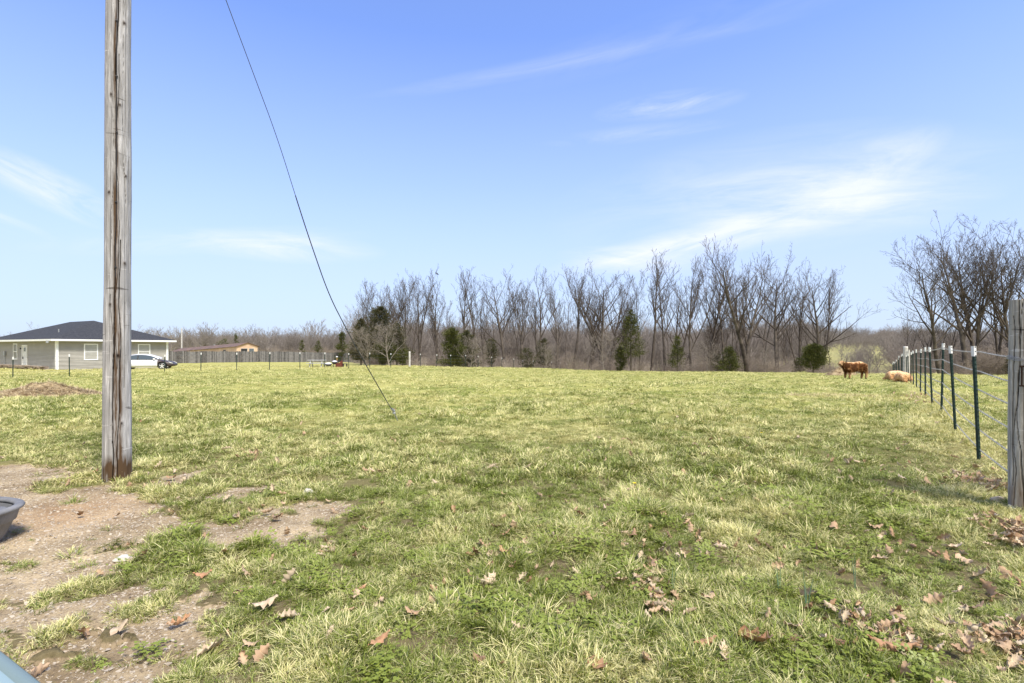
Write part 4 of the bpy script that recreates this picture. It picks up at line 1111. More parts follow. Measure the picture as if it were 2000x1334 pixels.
M['straw'] = mat('straw', (.62, .51, .34), .9, .15, col2=(.34, .25, .14), vscale=9)
heap('hay_heap', at(75, 16.0), 1.9, .9, .42, 3, 'low spread heap of old brown hay on the pasture left of the pole', 7000)
heap('hay_heap', at(1642, 39.5), 1.25, .9, .62, 8, 'tan hay heap seen under the standing cow', 1800)
heap('hay_scatter', at(1640, 15.0), 1.5, .35, .04, 12, 'thin layer of bleached hay strewn on the pasture at right', 900)

# ------------------------------------------------------------------ trough and bin
M['trough'] = mat('trough_rubber', (.11, .112, .12), .6, .3, col2=(.22, .215, .21), vscale=5, bump=.2, bscale=40)
M['water'] = mat('trough_water', (.02, .03, .035), .04, .5)
tr = thing('stock_trough', 'grey oval rubber stock trough holding water at the left edge', 'trough', (-4.38, 3.72, gz(-3.9, 3.8)))
def oval(rx, ry, z, n=64, p=2.8):
    o = []
    for k in range(n):
        a = 2 * pi * k / n; c, s = cos(a), sin(a)
        o.append((math.copysign(abs(c) ** (2 / p), c) * rx, math.copysign(abs(s) ** (2 / p), s) * ry, z))
    return o
def loft(b, rings):
    n = len(rings[0]); vs = [p for rg in rings for p in rg]
    b.add(vs, [(i * n + k, i * n + (k + 1) % n, (i + 1) * n + (k + 1) % n, (i + 1) * n + k) for i in range(len(rings) - 1) for k in range(n)])
b = MB()
loft(b, [oval(.56, .27, 0), oval(.59, .30, .05), oval(.625, .335, .145), oval(.635, .345, .15), oval(.64, .35, .155), oval(.66, .365, .235)])
b.build('basin', M['trough'], tr, True)
b = MB(); rimr = []
for a in np.linspace(0, 2 * pi, 10, endpoint=False)[::-1]:
    rimr.append(oval(.655 + .03 * cos(a), .362 + .03 * cos(a), .25 + .02 * sin(a)))
loft(b, rimr + [rimr[0]]); b.build('rim', M['trough'], tr, True)
b = MB(); loft(b, [oval(.625, .335, .235), oval(.60, .31, .10), oval(.3, .15, .05), oval(.01, .01, .05)]); b.build('inner_wall', M['trough'], tr, True)
b = MB(); loft(b, [oval(.605, .322, .17), oval(.01, .01, .17)]); b.build('water_surface', M['water'], tr)
b = MB(); b.box((.50, .16, .215), (.16, .09, .035), -.5); b.box((.46, .12, .19), (.05, .05, .06), -.5); b.build('float_bracket', M['trough'], tr, bevel=.012)

M['bin'] = mat('bin_plastic', (.235, .325, .35), .4, .4, var=.12, vscale=3)
M['bin_rim'] = mat('bin_rim', (.16, .215, .215), .45, .4)
bz_ = .60
ea = Vector((-1.46, 1.46)); eb = Vector((-1.18, 1.30))
ed = (eb - ea).normalized(); en = Vector((ed.y, -ed.x))          # en points away from the field
ctr = eb + ed * -.25 + en * .30
fb = thing('feed_bin', 'pale blue plastic lid with a raised rim cutting the bottom left corner', 'bin', (ctr.x, ctr.y, 0), atan2(ed.y, ed.x))
Lh, Wh = .62, .30
b = MB(); loft(b, [oval(Lh - .06, Wh - .06, .0, p=6), oval(Lh - .03, Wh - .03, bz_ - .06, p=6)]); b.build('tub', M['bin'], fb, True)
b = MB(); loft(b, [oval(Lh - .02, Wh - .02, bz_ - .08, p=7), oval(Lh - .0, Wh - .0, bz_ - .07, p=7), oval(Lh, Wh, bz_ - .012, p=7), oval(Lh - .010, Wh - .010, bz_, p=7), oval(Lh - .030, Wh - .030, bz_, p=7), oval(Lh - .036, Wh - .036, bz_ - .008, p=7)]); b.build('lid_rim', M['bin_rim'], fb, True)
b = MB(); loft(b, [oval(Lh - .034, Wh - .034, bz_ - .008, p=7), oval(Lh - .055, Wh - .055, bz_ - .006, p=7), oval(Lh - .060, Wh - .060, bz_ - .014, p=7), oval(Lh - .066, Wh - .066, bz_ - .006, p=7), oval(.01, .01, bz_ + .004, p=4)]); b.build('lid', M['bin'], fb, True)

# ------------------------------------------------------------------ house
C0 = Vector((-40.0, 45.0)); TH = radians(61)
av = Vector((cos(TH), sin(TH))); bv = Vector((-sin(TH), cos(TH)))
ZB, ZE = -.62, 2.08
hs_ = thing('house', 'single-storey beige-sided house with a dark hip roof and white trim at left', 'house', (C0.x, C0.y, ZB))
WA, WB = 9.0, 14.2
M['siding'] = mat('vinyl_siding', (.405, .385, .34), .65, .25, col2=(.36, .34, .30), vscale=1.5)
M['shingle'] = mat('shingle', (.032, .034, .040), .95, .15, col2=(.062, .064, .070), vscale=7, bump=.4, bscale=30)
M['glass'] = mat('window_glass', (.10, .12, .14), .12, .5)
M['blind'] = mat('window_blind', (.52, .54, .54), .7, .2, col2=(.42, .44, .45), vscale=4)
def P3(a, bb, z, o=0.0, on='a'):
    """point a metres along the right-hand front, bb metres along the left-hand front"""
    p = C0 + av * a + bv * bb
    return Vector((p.x - C0.x, p.y - C0.y, z - ZB))
def wall_siding(e0, e1, outn, z0, z1, name):
    b = MB(); n = int((z1 - z0) / .115); st = (z1 - z0) / n
    for k in range(n):
        a0 = z0 + k * st; a1 = a0 + st
        lo = outn * .022; hi = outn * .002
        lo = outn * .055
        b.add([e0 + lo + Vector((0, 0, a0)), e1 + lo + Vector((0, 0, a0)), e1 + hi + Vector((0, 0, a1)), e0 + hi + Vector((0, 0, a1))], [(0, 1, 2, 3)])
        b.add([e0 + hi + Vector((0, 0, a0)), e1 + hi + Vector((0, 0, a0)), e1 + lo + Vector((0, 0, a0)), e0 + lo + Vector((0, 0, a0))], [(0, 1, 2, 3)])
    return b.build(name, M['siding'], hs_)
H_ = ZE - ZB
c_ = [Vector((0, 0, 0)), Vector((*(av * WA), 0)), Vector((*(av * WA + bv * WB), 0)), Vector((*(bv * WB), 0))]
nb_ = Vector((*(-bv), 0)); na_ = Vector((*(-av), 0))
wall_siding(c_[0], c_[1], nb_, -.5, H_, 'wall'); wall_siding(c_[3], c_[0], na_, -.5, H_, 'wall')
wall_siding(c_[1], c_[2], -na_, -.5, H_, 'wall'); wall_siding(c_[2], c_[3], -nb_, -.5, H_, 'wall')
# roof
OV = .62; rise = 1.95
def RP(a, bb, z): v = av * a + bv * bb; return Vector((v.x, v.y, z))
e = [RP(-OV, -OV, H_), RP(WA + OV, -OV, H_), RP(WA + OV, WB + OV, H_), RP(-OV, WB + OV, H_)]
r1 = RP(WA / 2, WA / 2, H_ + rise); r2 = RP(WA / 2, WB - WA / 2, H_ + rise)
up = Vector((0, 0, .17))
b = MB(); b.add([e[0] + up, e[1] + up, e[2] + up, e[3] + up, r1 + up, r2 + up], [(0, 1, 4), (1, 2, 5, 4), (2, 3, 5), (3, 0, 4, 5)])
b.build('roof', M['shingle'], hs_)
b = MB(); ins = [RP(-OV + .02, -OV + .02, H_), RP(WA + OV - .02, -OV + .02, H_), RP(WA + OV - .02, WB + OV - .02, H_), RP(-OV + .02, WB + OV - .02, H_)]
for i in range(4):
    j = (i + 1) % 4
    b.add([e[i], e[j], e[j] + Vector((0, 0, .165)), e[i] + Vector((0, 0, .165))], [(0, 1, 2, 3)])
b.add(e, [(3, 2, 1, 0)])
b.build('fascia', M['white_trim'], hs_)
# chimney vent on the roof seen as small stub
b = MB(); b.tube([RP(1.2, 3.0, H_ + .6), RP(1.2, 3.0, H_ + 1.15)], .05, 8); b.build('vent_pipe', M['galv'], hs_)
# corner trims
for q, nm in ((c_[0], 1), (c_[1], 1), (c_[3], 1)):
    b = MB(); b.box(q + Vector((0, 0, H_ / 2 - .25)) + (na_ + nb_) * .012, (.19, .19, H_ + .5), TH); b.build('corner_trim', M['white_trim'], hs_)
def window(ea_, along, outn, s, zc, w_, h_, dark=False):
    c = ea_ + along * s + Vector((0, 0, zc)); ang = atan2(along.y, along.x)
    f = MB(); t_ = .085; o = outn * .03
    f.box(c + o + Vector((0, 0, h_ / 2)), (w_ + t_, .07, t_), ang); f.box(c + o - Vector((0, 0, h_ / 2)), (w_ + t_, .08, t_), ang)
    for s_ in (-1, 1): f.box(c + o + along * (s_ * w_ / 2), (t_, .068, h_ - t_), ang)
    f.box(c + o, (w_ - t_, .055, .06), ang)
    fo = f.build('window', M['white_trim'], hs_)
    g = MB(); g.box(c + outn * .015, (w_ - .02, .02, h_ - .02), ang); g.build('pane', M['glass'] if dark else M['blind'], fo)
al_a = Vector((*av, 0)); al_b = Vector((*bv, 0))
def s_a(px):   # distance along the right-hand front seen at that bearing
    u = (px - 1000) / 1000; return (u * C0.y - C0.x) / (av.x - u * av.y)
def s_b(px):
    u = (px - 1000) / 1000; return (u * C0.y - C0.x) / (bv.x - u * bv.y)
for p0, p1 in ((163.5, 191), (269, 293)):
    a0, a1 = s_a(p0), s_a(p1); window(c_[0], al_a, nb_, (a0 + a1) / 2, 1.72, a1 - a0 - .08, 1.42)
a0, a1 = s_b(35), s_b(27); window(c_[0], al_b, na_, (a0 + a1) / 2, 1.75, a1 - a0 - .1, 1.45, True)
# door
a0, a1 = s_b(54.3), s_b(44.6); dc = (a0 + a1) / 2; dw = a1 - a0 - .15; ang = atan2(bv.y, bv.x)
b = MB(); 
b.box(c_[0] + al_b * dc + na_ * .04 + Vector((0, 0, 2.32)), (dw + .16, .09, .10), ang)
for s_ in (-1, 1): b.box(c_[0] + al_b * (dc + s_ * (dw / 2 + .035)) + na_ * .04 + Vector((0, 0, 1.24)), (.09, .10, 2.06), ang)
fr = b.build('door_frame', M['white_trim'], hs_)
b = MB(); b.box(c_[0] + al_b * dc + na_ * .02 + Vector((0, 0, 1.24)), (dw - .03, .05, 2.04), ang); dr_ = b.build('door', M['white_trim'], hs_)
b = MB(); b.box(c_[0] + al_b * (dc - .02) + na_ * .05 + Vector((0, 0, 1.95)), (dw * .42, .02, .38), ang); b.build('door_pane', M['glass'], dr_)
b = MB(); b.box(c_[0] + al_b * (dc + dw * .35) + na_ * .075 + Vector((0, 0, 1.15)), (.06, .05, .22), ang); b.build('handle', M['black_metal'], dr_)
b = MB(); b.lathe([(0, -.05), (.05, -.03), (.07, .02), (.05, .1), (0, .12)], c_[0] + al_b * (dc + dw * .5 + .35) + na_ * .08 + Vector((0, 0, 2.0)), 10); b.build('porch_light', M['black_metal'], hs_)
b = MB(); b.tube([c_[0] + na_ * .75 + nb_ * .35 + Vector((0, 0, H_ + .02)), c_[0] + na_ * .78 + nb_ * .35 + Vector((0, 0, H_ - .18))], .10, 10); b.build('flood_light', M['galv'], hs_)
# meter box and riser on the left front
p = c_[0] + al_b * s_b(12.3) + na_ * .12
b = MB(); b.box(p + Vector((0, 0, 1.55)), (.30, .16, .42), ang); b.build('meter_box', M['galv'], hs_, bevel=.02)
b = MB(); b.tube([p + Vector((0, 0, -.3)), p + Vector((0, 0, 1.35))], .035, 8); b.build('conduit', M['galv'], hs_)
# flat stones stacked as a flower bed edge along the left front
sb_ = thing('stone_edging', 'low dry-stacked edging of flat brown stones along the house front', 'stone border', (C0.x, C0.y, ZB + .22))
M['slab'] = mat('slab_stone', (.36, .29, .22), .9, .2, col2=(.16, .12, .09), vscale=1.3, attrmix='rv')
b = MB(); r = rnd(91)
for k in range(150):
    s = r.uniform(-.8, 14.5); l = r.uniform(.3, .7); row = r.integers(0, 3)
    q = al_b * s + na_ * (1.1 + r.uniform(-.1, .1)) + nb_ * .2
    b.av = r.uniform(); b.box((q.x, q.y, .05 + .11 * row), (l, r.uniform(.25, .4), r.uniform(.07, .12)), ang + r.uniform(-.2, .2), r.uniform(-.08, .08))
for k in range(12):
    s = -.8 + k * .0; 
b.build('slabs', M['slab'], sb_, rand=True, bevel=.01)

# ------------------------------------------------------------------ car
cd = 46.2; cx_ = (286 - 1000) / 1000 * cd
car = thing('parked_car', 'white two-door car with a black hood and front fender parked before the house', 'car', (cx_, cd, gz(cx_, cd) + .02), radians(20))
M['car_white'] = mat('car_white', (.74, .74, .76), .3, .5)
M['car_black'] = mat('car_black', (.045, .032, .032), .45, .5)
M['car_glass'] = mat('car_glass', (.05, .07, .09), .08, .6)
M['alloy'] = mat('alloy', (.66, .67, .68), .35, .5, metal=.4)
M['lamp'] = mat('headlight_lens', (.62, .62, .58), .15, .6)
# side profile of body below the glass: (x, underside z, belt z, half width)
stn_ = [(-2.28, .42, .62, .62), (-2.2, .34, .82, .74), (-1.9, .28, .93, .82), (-1.4, .24, .97, .86), (-.8, .22, .95, .88), (0, .22, .93, .89), (.8, .22, .90, .88), (1.05, .22, .89, .88)]
stf_ = [(1.05, .22, .89, .88), (1.3, .24, .84, .87), (1.7, .26, .76, .84), (2.05, .28, .66, .77), (2.22, .32, .56, .66), (2.32, .40, .48, .5)]
wheels_x = (-1.35, 1.42); WR = .33
def body_rings(st):
    rg = []
    for x, z0, z1, w_ in st:
        ring = []
        for s, pr in ((1, [(.0, 0), (.86, 0), (.97, .12), (1, .35), (1.0, .60), (.97, .85), (.90, .97), (.72, 1.0), (0, 1.0 + .03)]),):
            half = [(w_ * a, z0 + (z1 - z0) * c) for a, c in pr]
        ring = [(x, -y, z) for y, z in half] + [(x, y, z) for y, z in half[::-1][1:-1]]
        rg.append(ring)
    return rg
def dense(st, n=6):
    o = []
    for a, c in zip(st[:-1], st[1:]):
        for k in range(n): o.append(tuple(a[i] + (c[i] - a[i]) * k / n for i in range(4)))
    return o + [st[-1]]
def arch(st):
    o = []
    for x, z0, z1, w_ in st:
        o.append((x, z0, z1, w_))
    return o
def bodymesh(st, name, m, caps):
    b = MB(); rg = body_rings(dense(st)); n = len(rg[0])
    # lift the lower side over the wheels to open the arches
    out_ = []
    for ring in rg:
        x = ring[0][0]; k2 = []
        for (xx, y, z) in ring:
            for wx in wheels_x:
                d = abs(xx - wx)
                if d < .39 and abs(y) > .55:
                    zl = .34 + sqrt(.39 ** 2 - d ** 2)
                    if z < zl: z = zl
            k2.append((xx, y, z))
        out_.append(k2)
    loft(b, out_)
    for c in caps: b.add(out_[c], [tuple(range(n)) if c == -1 else tuple(range(n - 1, -1, -1))])
    return b.build(name, m, car, True)
bodymesh(stn_, 'body', M['car_white'], (0,))
bodymesh(stf_, 'front_fender', M['car_black'], (-1,))
# cabin: roof in white, glass below
cab = [(-1.75, .95, .90), (-1.15, 1.27, .66), (-.55, 1.37, .60), (.0, 1.375, .60), (.45, 1.30, .63), (1.0, .93, .80)]
def cabz(x): return float(np.interp(x, [c[0] for c in cab], [c[1] for c in cab]))
xs = np.linspace(-1.85, 1.12, 40)
def rz_(x): return .93 + .445 * max(0, 1 - abs((x + .30) / 1.52) ** 2.3)
b = MB(); rgs = []
for x in xs:
    z = rz_(x); hw_ = .62 + .22 * (1 - (z - .93) / .445)
    rgs.append([(x, -hw_ - .012, z - .035), (x, -hw_ * .92, z), (x, -hw_ * .5, z + .02), (x, 0, z + .028), (x, hw_ * .5, z + .02), (x, hw_ * .92, z), (x, hw_ + .012, z - .035)])
n = 7; vs = [p for q in rgs for p in q]
b.add(vs, [(i * n + k, i * n + k + 1, (i + 1) * n + k + 1, (i + 1) * n + k) for i in range(len(rgs) - 1) for k in range(n - 1)])
b.build('roof', M['car_white'], car, True)
for s in (-1, 1):
    b = MB(); up_ = []; lo_ = []
    for x in np.linspace(-1.5, .82, 24):
        z = rz_(x); hw_ = .62 + .22 * (1 - (z - .93) / .445)
        up_.append((x, s * (hw_ + .008), z - .035)); lo_.append((x, s * (.845), .925))
    n = len(up_); b.add(lo_ + up_, [(i, i + 1, n + i + 1, n + i) for i in range(n - 1)])
    b.build('side_window', M['car_glass'], car)
    b = MB(); b.box((-.42, s * .80, 1.11), (.07, .05, .36), 0, s * .35); b.build('door_pillar', M['black_metal'], car)
    b = MB(); b.box((-.05, s * .885, .80), (.14, .03, .03)); b.build('door_handle', M['black_metal'], car)
    b = MB(); b.box((.83, s * .93, .96), (.18, .12, .11)); b.build('mirror', M['car_white'], car, bevel=.03)
    b = MB(); b.box((-.1, s * .89, .36), (2.1, .02, .03)); b.build('side_trim', M['galv'], car)
    b = MB(); b.add([(1.86, s * .80, .735), (2.15, s * .70, .625), (2.22, s * .66, .54), (2.0, s * .80, .60)], [(0, 1, 2, 3)])
    b.add([(1.88, s * .815, .73), (2.17, s * .715, .62), (2.235, s * .665, .55), (2.02, s * .81, .60)], [(0, 1, 2, 3)]); b.build('headlight', M['lamp'], car)
for wx in wheels_x:
    for s in (-1, 1):
        wh = link('wheel', MB().lathe([(.15, -.09), (.20, -.10), (WR - .04, -.105), (WR, -.07), (WR, .07), (WR - .04, .105), (.20, .10), (.15, .09)], (0, 0, 0), 28, 'Y').build('tyre', M['black_rubber'], None, True).data, car)
        tmp = [o for o in COL.objects if o.name.startswith('tyre') and o.parent is None]
        for o in tmp: bpy.data.objects.remove(o)
        wh.location = (wx, s * .79, WR)
        b = MB()
        for k in range(5):
            a = k * 2 * pi / 5 + .3; b.bar((0, s * .095, 0), (cos(a) * .2, s * .10, sin(a) * .2), .07, .02, (0, 1, 0))
        b.lathe([(.19, s * .07), (.215, s * .105), (.225, s * .10), (.2, s * .05)], (0, 0, 0), 24, 'Y'); b.lathe([(0, s * .115), (.05, s * .11), (.06, s * .08)], (0, 0, 0), 12, 'Y')
        b.build('rim', M['alloy'], wh)

# ------------------------------------------------------------------ wooden privacy fence, trailer, garden things
wf = thing('wooden_fence', 'weathered grey board privacy fence behind the wire fence and the picnic table', 'fence', at(330, 78))
A = at(300, 77); Bp = at(560, 93); Cp = at(690, 103); Dp = Cp + Vector((1.1, 5.5, 0))
pts = [A, Bp, Cp, Dp]; r = rnd(95)
for si, (a, c) in enumerate(zip(pts[:-1], pts[1:])):
    b = MB(); L = (Vector((c.x, c.y)) - Vector((a.x, a.y))).length; n = int(L / .15); ang = atan2(c.y - a.y, c.x - a.x)
    bul = r.uniform()
    for k in range(n):
        f = (k + .5) / n; x = a.x + (c.x - a.x) * f; y = a.y + (c.y - a.y) * f
        z = float(ground_base(np.array([x]), np.array([y]))[0]); h = 1.95 + .04 * sin(k * .31) + r.uniform(-.04, .03)
        b.av = min(1, max(0, r.normal(.5, .34))); b.box(Vector((x, y, z + h / 2 - .05)) - wf.location, (.138, .022, h), ang + r.uniform(-.03, .03), r.uniform(-.012, .012))
    b.build('board_panel', M['fence_wood'], wf, rand=True)
    for k in range(int(L / 2.4) + 1):
        f = min(1, k * 2.4 / L); x = a.x + (c.x - a.x) * f; y = a.y + (c.y - a.y) * f + .08
        z = float(ground_base(np.array([x]), np.array([y]))[0])
        q = MB(); q.av = .6; q.box(Vector((x, y, z + .95)) - wf.location, (.09, .09, 2.0), ang); q.build('post', M['fence_wood'], wf, rand=True)

tl_ = thing('mobile_home', 'peach-coloured plywood mobile home with a low brown roof beyond the board fence', 'mobile home', (0, 0, 0))
E0 = at(462, 100); E1 = at(499, 100); base = -1.55
g0 = Vector((E0.x, 100.0, 0)); g1 = Vector((g0.x + 3.9, 100.4, 0))
bk = Vector((-23.5, 16.0, -1.2))
M['ply'] = mat('plywood_peach', (.56, .42, .32), .8, .2, col2=(.44, .31, .23), vscale=.7)
M['ply_end'] = mat('plywood_pale', (.66, .49, .35), .8, .2, col2=(.55, .38, .27), vscale=.8)
M['tin'] = mat('rusty_roof', (.19, .125, .10), .8, .3, col2=(.11, .08, .07), vscale=1.2)
tl_.location = (g0.x, g0.y, base)
def q3(p, z): return Vector((p.x - g0.x, p.y - g0.y, z - base + p.z))
we, wr_ = 1.75, 2.45
b = MB(); b.add([q3(g0, -1.9), q3(g1, -1.9), q3(g1, we), q3((g0 + g1) / 2, wr_), q3(g0, we)], [(0, 1, 2, 3, 4)]); b.build('end_wall', M['ply_end'], tl_)
b = MB(); b.add([q3(g0, -1.9), q3(g0, we), q3(g0 + bk, we), q3(g0 + bk, -2.6)], [(0, 1, 2, 3)]); b.add([q3(g1, -1.9), q3(g1, we), q3(g1 + bk, we), q3(g1 + bk, -2.6)], [(0, 1, 2, 3)]); b.build('side_wall', M['ply'], tl_)
ax = (g1 - g0).normalized() * .3; fr_ = -bk.normalized() * .35; fr_.z = 0
mid_ = (g0 + g1) / 2
b = MB()
for s0, s1 in ((g0 - ax, mid_), (mid_, g1 + ax)):
    z0 = we - .05 if s0 is not mid_ else wr_ + .06; z1 = wr_ + .06 if s1 is mid_ else we - .05
    a_ = [q3(s0 + fr_, z0), q3(s1 + fr_, z1), q3(s1 + bk, z1), q3(s0 + bk, z0)]
    b.add([p for p in a_] + [p + Vector((0, 0, .09)) for p in a_], [(0, 1, 2, 3), (4, 5, 6, 7), (0, 1, 5, 4), (1, 2, 6, 5), (2, 3, 7, 6), (3, 0, 4, 7)])
b.build('roof', M['tin'], tl_)
dn_ = (g1 - g0).normalized(); eang = atan2(dn_.y, dn_.x)
for f, w_, m_ in ((.37, 1.15, 'black_metal'), (.72, .85, 'glass')):
    p = g0.lerp(g1, f); fm = MB(); fm.box(q3(p, .95) + Vector((0, -.03, 0)), (w_ + .12, .05, .95), eang); fo = fm.build('window', M['post_far'], tl_)
    g = MB(); g.box(q3(p, .95) + Vector((0, -.06, 0)), (w_, .04, .82), eang); g.build('pane', M[m_], fo)
sang = atan2(bk.y, bk.x); so = Vector((bk.y, -bk.x, 0)).normalized() * -.04
for f, w_, h_, zc in ((.16, .9, 1.5, .55), (.33, .8, 1.2, .6), (.62, .8, .6, .9), (.8, .7, .5, .9)):
    p = g0 + bk * f; g = MB(); g.box(q3(p, zc) + Vector((-so.x, -so.y, 0)) * 0 + Vector((-.03, -.03, 0)), (w_, .06, h_), sang); fo = g.build('window', M['black_metal'], tl_)
b = MB(); p = mid_ + bk * .45; b.tube([q3(p, wr_ - .05), q3(p, wr_ + .35)], .16, 8); b.build('roof_vent', M['galv'], tl_)
for k, (px, d, ty, lb, rr) in enumerate([(355, 118, 641, 'thin pale pole standing behind the mobile home', .16)]):
    p = at(px, d); b = MB(); b.tube([(0, 0, -.3), (0, 0, topz(ty, d) - p.z)], [rr, rr * .75], 10); o = b.build('thin_pole', M['post_far'], loc=p); tag(o, lb, 'pole')

M['table_grey'] = mat('picnic_wood', (.50, .50, .50), .85, .2, col2=(.34, .34, .34), vscale=3)
pt = at(619, 55.5)
pk = thing('picnic_table', 'grey wooden picnic table on the pale grass behind the wire fence', 'table', pt, radians(8))
b = MB()
for k in range(5): b.box((0, -.32 + k * .16, .76), (1.85, .145, .045))
b.build('tabletop', M['table_grey'], pk)
for s in (-1, 1):
    b = MB(); b.box((0, s * .72, .44), (1.85, .26, .045)); b.build('bench', M['table_grey'], pk)
    b = MB(); b.bar((s * .6, -.75, .0), (s * .6, -.2, .74), .05, .09, (1, 0, 0)); b.bar((s * .6, .75, .0), (s * .6, .2, .74), .05, .09, (1, 0, 0)); b.bar((s * .6, -.8, .39), (s * .6, .8, .39), .05, .09); b.build('leg_frame', M['table_grey'], pk)
# things near the table
M['brick_red'] = mat('rust_red_metal', (.17, .045, .03), .85, .2, col2=(.09, .03, .022), vscale=6)
M['dome'] = mat('pale_lid', (.66, .66, .70), .5, .3)
p = at(641.5, 54.5); gr_ = thing('fire_pit', 'low black fire pit with a pale lid beside the picnic table', 'fire pit', p)
b = MB(); b.lathe([(.0, .12), (.2, .13), (.33, .25), (.36, .34), (.34, .34)], (0, 0, 0), 18); b.build('bowl', M['black_metal'], gr_, True)
b = MB(); b.lathe([(.35, .35), (.3, .42), (.18, .48), (0, .5)], (0, 0, 0), 18); b.build('lid', M['dome'], gr_, True)
for k in range(3):
    a = k * 2.1; b = MB(); b.tube([(cos(a) * .22, sin(a) * .22, .2), (cos(a) * .34, sin(a) * .34, 0)], .02, 6); b.build('leg', M['black_metal'], gr_)
p = at(653.5, 54.5); sm = thing('kettle_grill', 'black grill with a pale top standing left of the rusty red smoker', 'grill', p)
b = MB(); b.lathe([(.0, .28), (.17, .30), (.26, .42), (.27, .56), (.25, .56)], (0, 0, 0), 18); b.build('bowl', M['black_metal'], sm, True)
b = MB(); b.lathe([(.27, .565), (.26, .62), (.15, .68), (0, .70)], (0, 0, 0), 18); b.build('lid', M['dome'], sm, True)
for k in range(3):
    a = k * 2.1 + .4; b = MB(); b.tube([(cos(a) * .15, sin(a) * .15, .34), (cos(a) * .28, sin(a) * .28, 0)], .02, 6); b.build('leg', M['black_metal'], sm)
p = at(662.5, 54.3); ss = thing('smoker', 'rusty red metal smoker box with a slanting pipe', 'smoker', p, radians(6))
b = MB(); b.add([(-.33, -.25, 0), (.33, -.25, 0), (.33, .25, 0), (-.33, .25, 0), (-.33, -.25, .36), (.33, -.25, .52), (.33, .25, .52), (-.33, .25, .36)], [(3, 2, 1, 0), (4, 5, 6, 7), (0, 1, 5, 4), (1, 2, 6, 5), (2, 3, 7, 6), (3, 0, 4, 7)]); b.build('firebox', M['brick_red'], ss, bevel=.02)
b = MB(); b.tube([(-.25, 0, .36), (.02, 0, .58), (.22, 0, .82)], .04, 8); b.build('pipe', M['black_metal'], ss)
b = MB(); b.box((.22, 0, .58), (.22, .3, .14), 0, 0, -.3); b.build('door_flap', M['brick_red'], ss)
p = at(658, 56.5); lp = thing('lantern_post', 'short wooden post with a white cap behind the smoker', 'post', p)
b = MB(); b.tube([(0, 0, -.1), (0, 0, 1.05)], .05, 8); b.build('post', mat('post_tan', (.38, .24, .11), .9, .1, var=.4), lp)
b = MB(); b.lathe([(.0, 1.05), (.10, 1.06), (.11, 1.16), (.03, 1.2), (0, 1.2)], (0, 0, 0), 12); b.build('cap', M['dome'], lp, True)
p = at(674, 54.6); bn_ = thing('bench', 'small dark bench right of the smoker', 'bench', p)
b = MB(); b.box((0, 0, .33), (.44, .3, .06)); b.build('seat', M['black_metal'], bn_)
for s in (-1, 1):
    b = MB(); b.box((s * .18, 0, .15), (.05, .28, .30)); b.build('leg', M['black_metal'], bn_)
b = MB()

# ------------------------------------------------------------------ trees
class Tubes:
    def __init__(s): s.V = []; s.F = []; s.n = 0
    def add(s, pts, rad, k):
        pts = np.asarray(pts); m = len(pts)
        t = np.gradient(pts, axis=0); t /= np.linalg.norm(t, axis=1)[:, None] + 1e-9
        ref = np.array([.31, .77, .12]); a = np.cross(t, ref); a /= np.linalg.norm(a, axis=1)[:, None] + 1e-9; b_ = np.cross(t, a)
        ang = np.arange(k) * 2 * pi / k
        ring = pts[:, None, :] + (a[:, None, :] * np.cos(ang)[None, :, None] + b_[:, None, :] * np.sin(ang)[None, :, None]) * np.asarray(rad)[:, None, None]
        s.V.append(ring.reshape(-1, 3)); I = s.n + np.arange(m * k).reshape(m, k); J = np.roll(I, -1, 1)
        s.F.append(np.stack([I[:-1], J[:-1], J[1:], I[1:]], -1).reshape(-1, 4)); s.n += m * k
    def mesh(s, name, m): return make_mesh(name, np.vstack(s.V), np.vstack(s.F), m, True)
def unit(v): return v / (np.linalg.norm(v) + 1e-9)
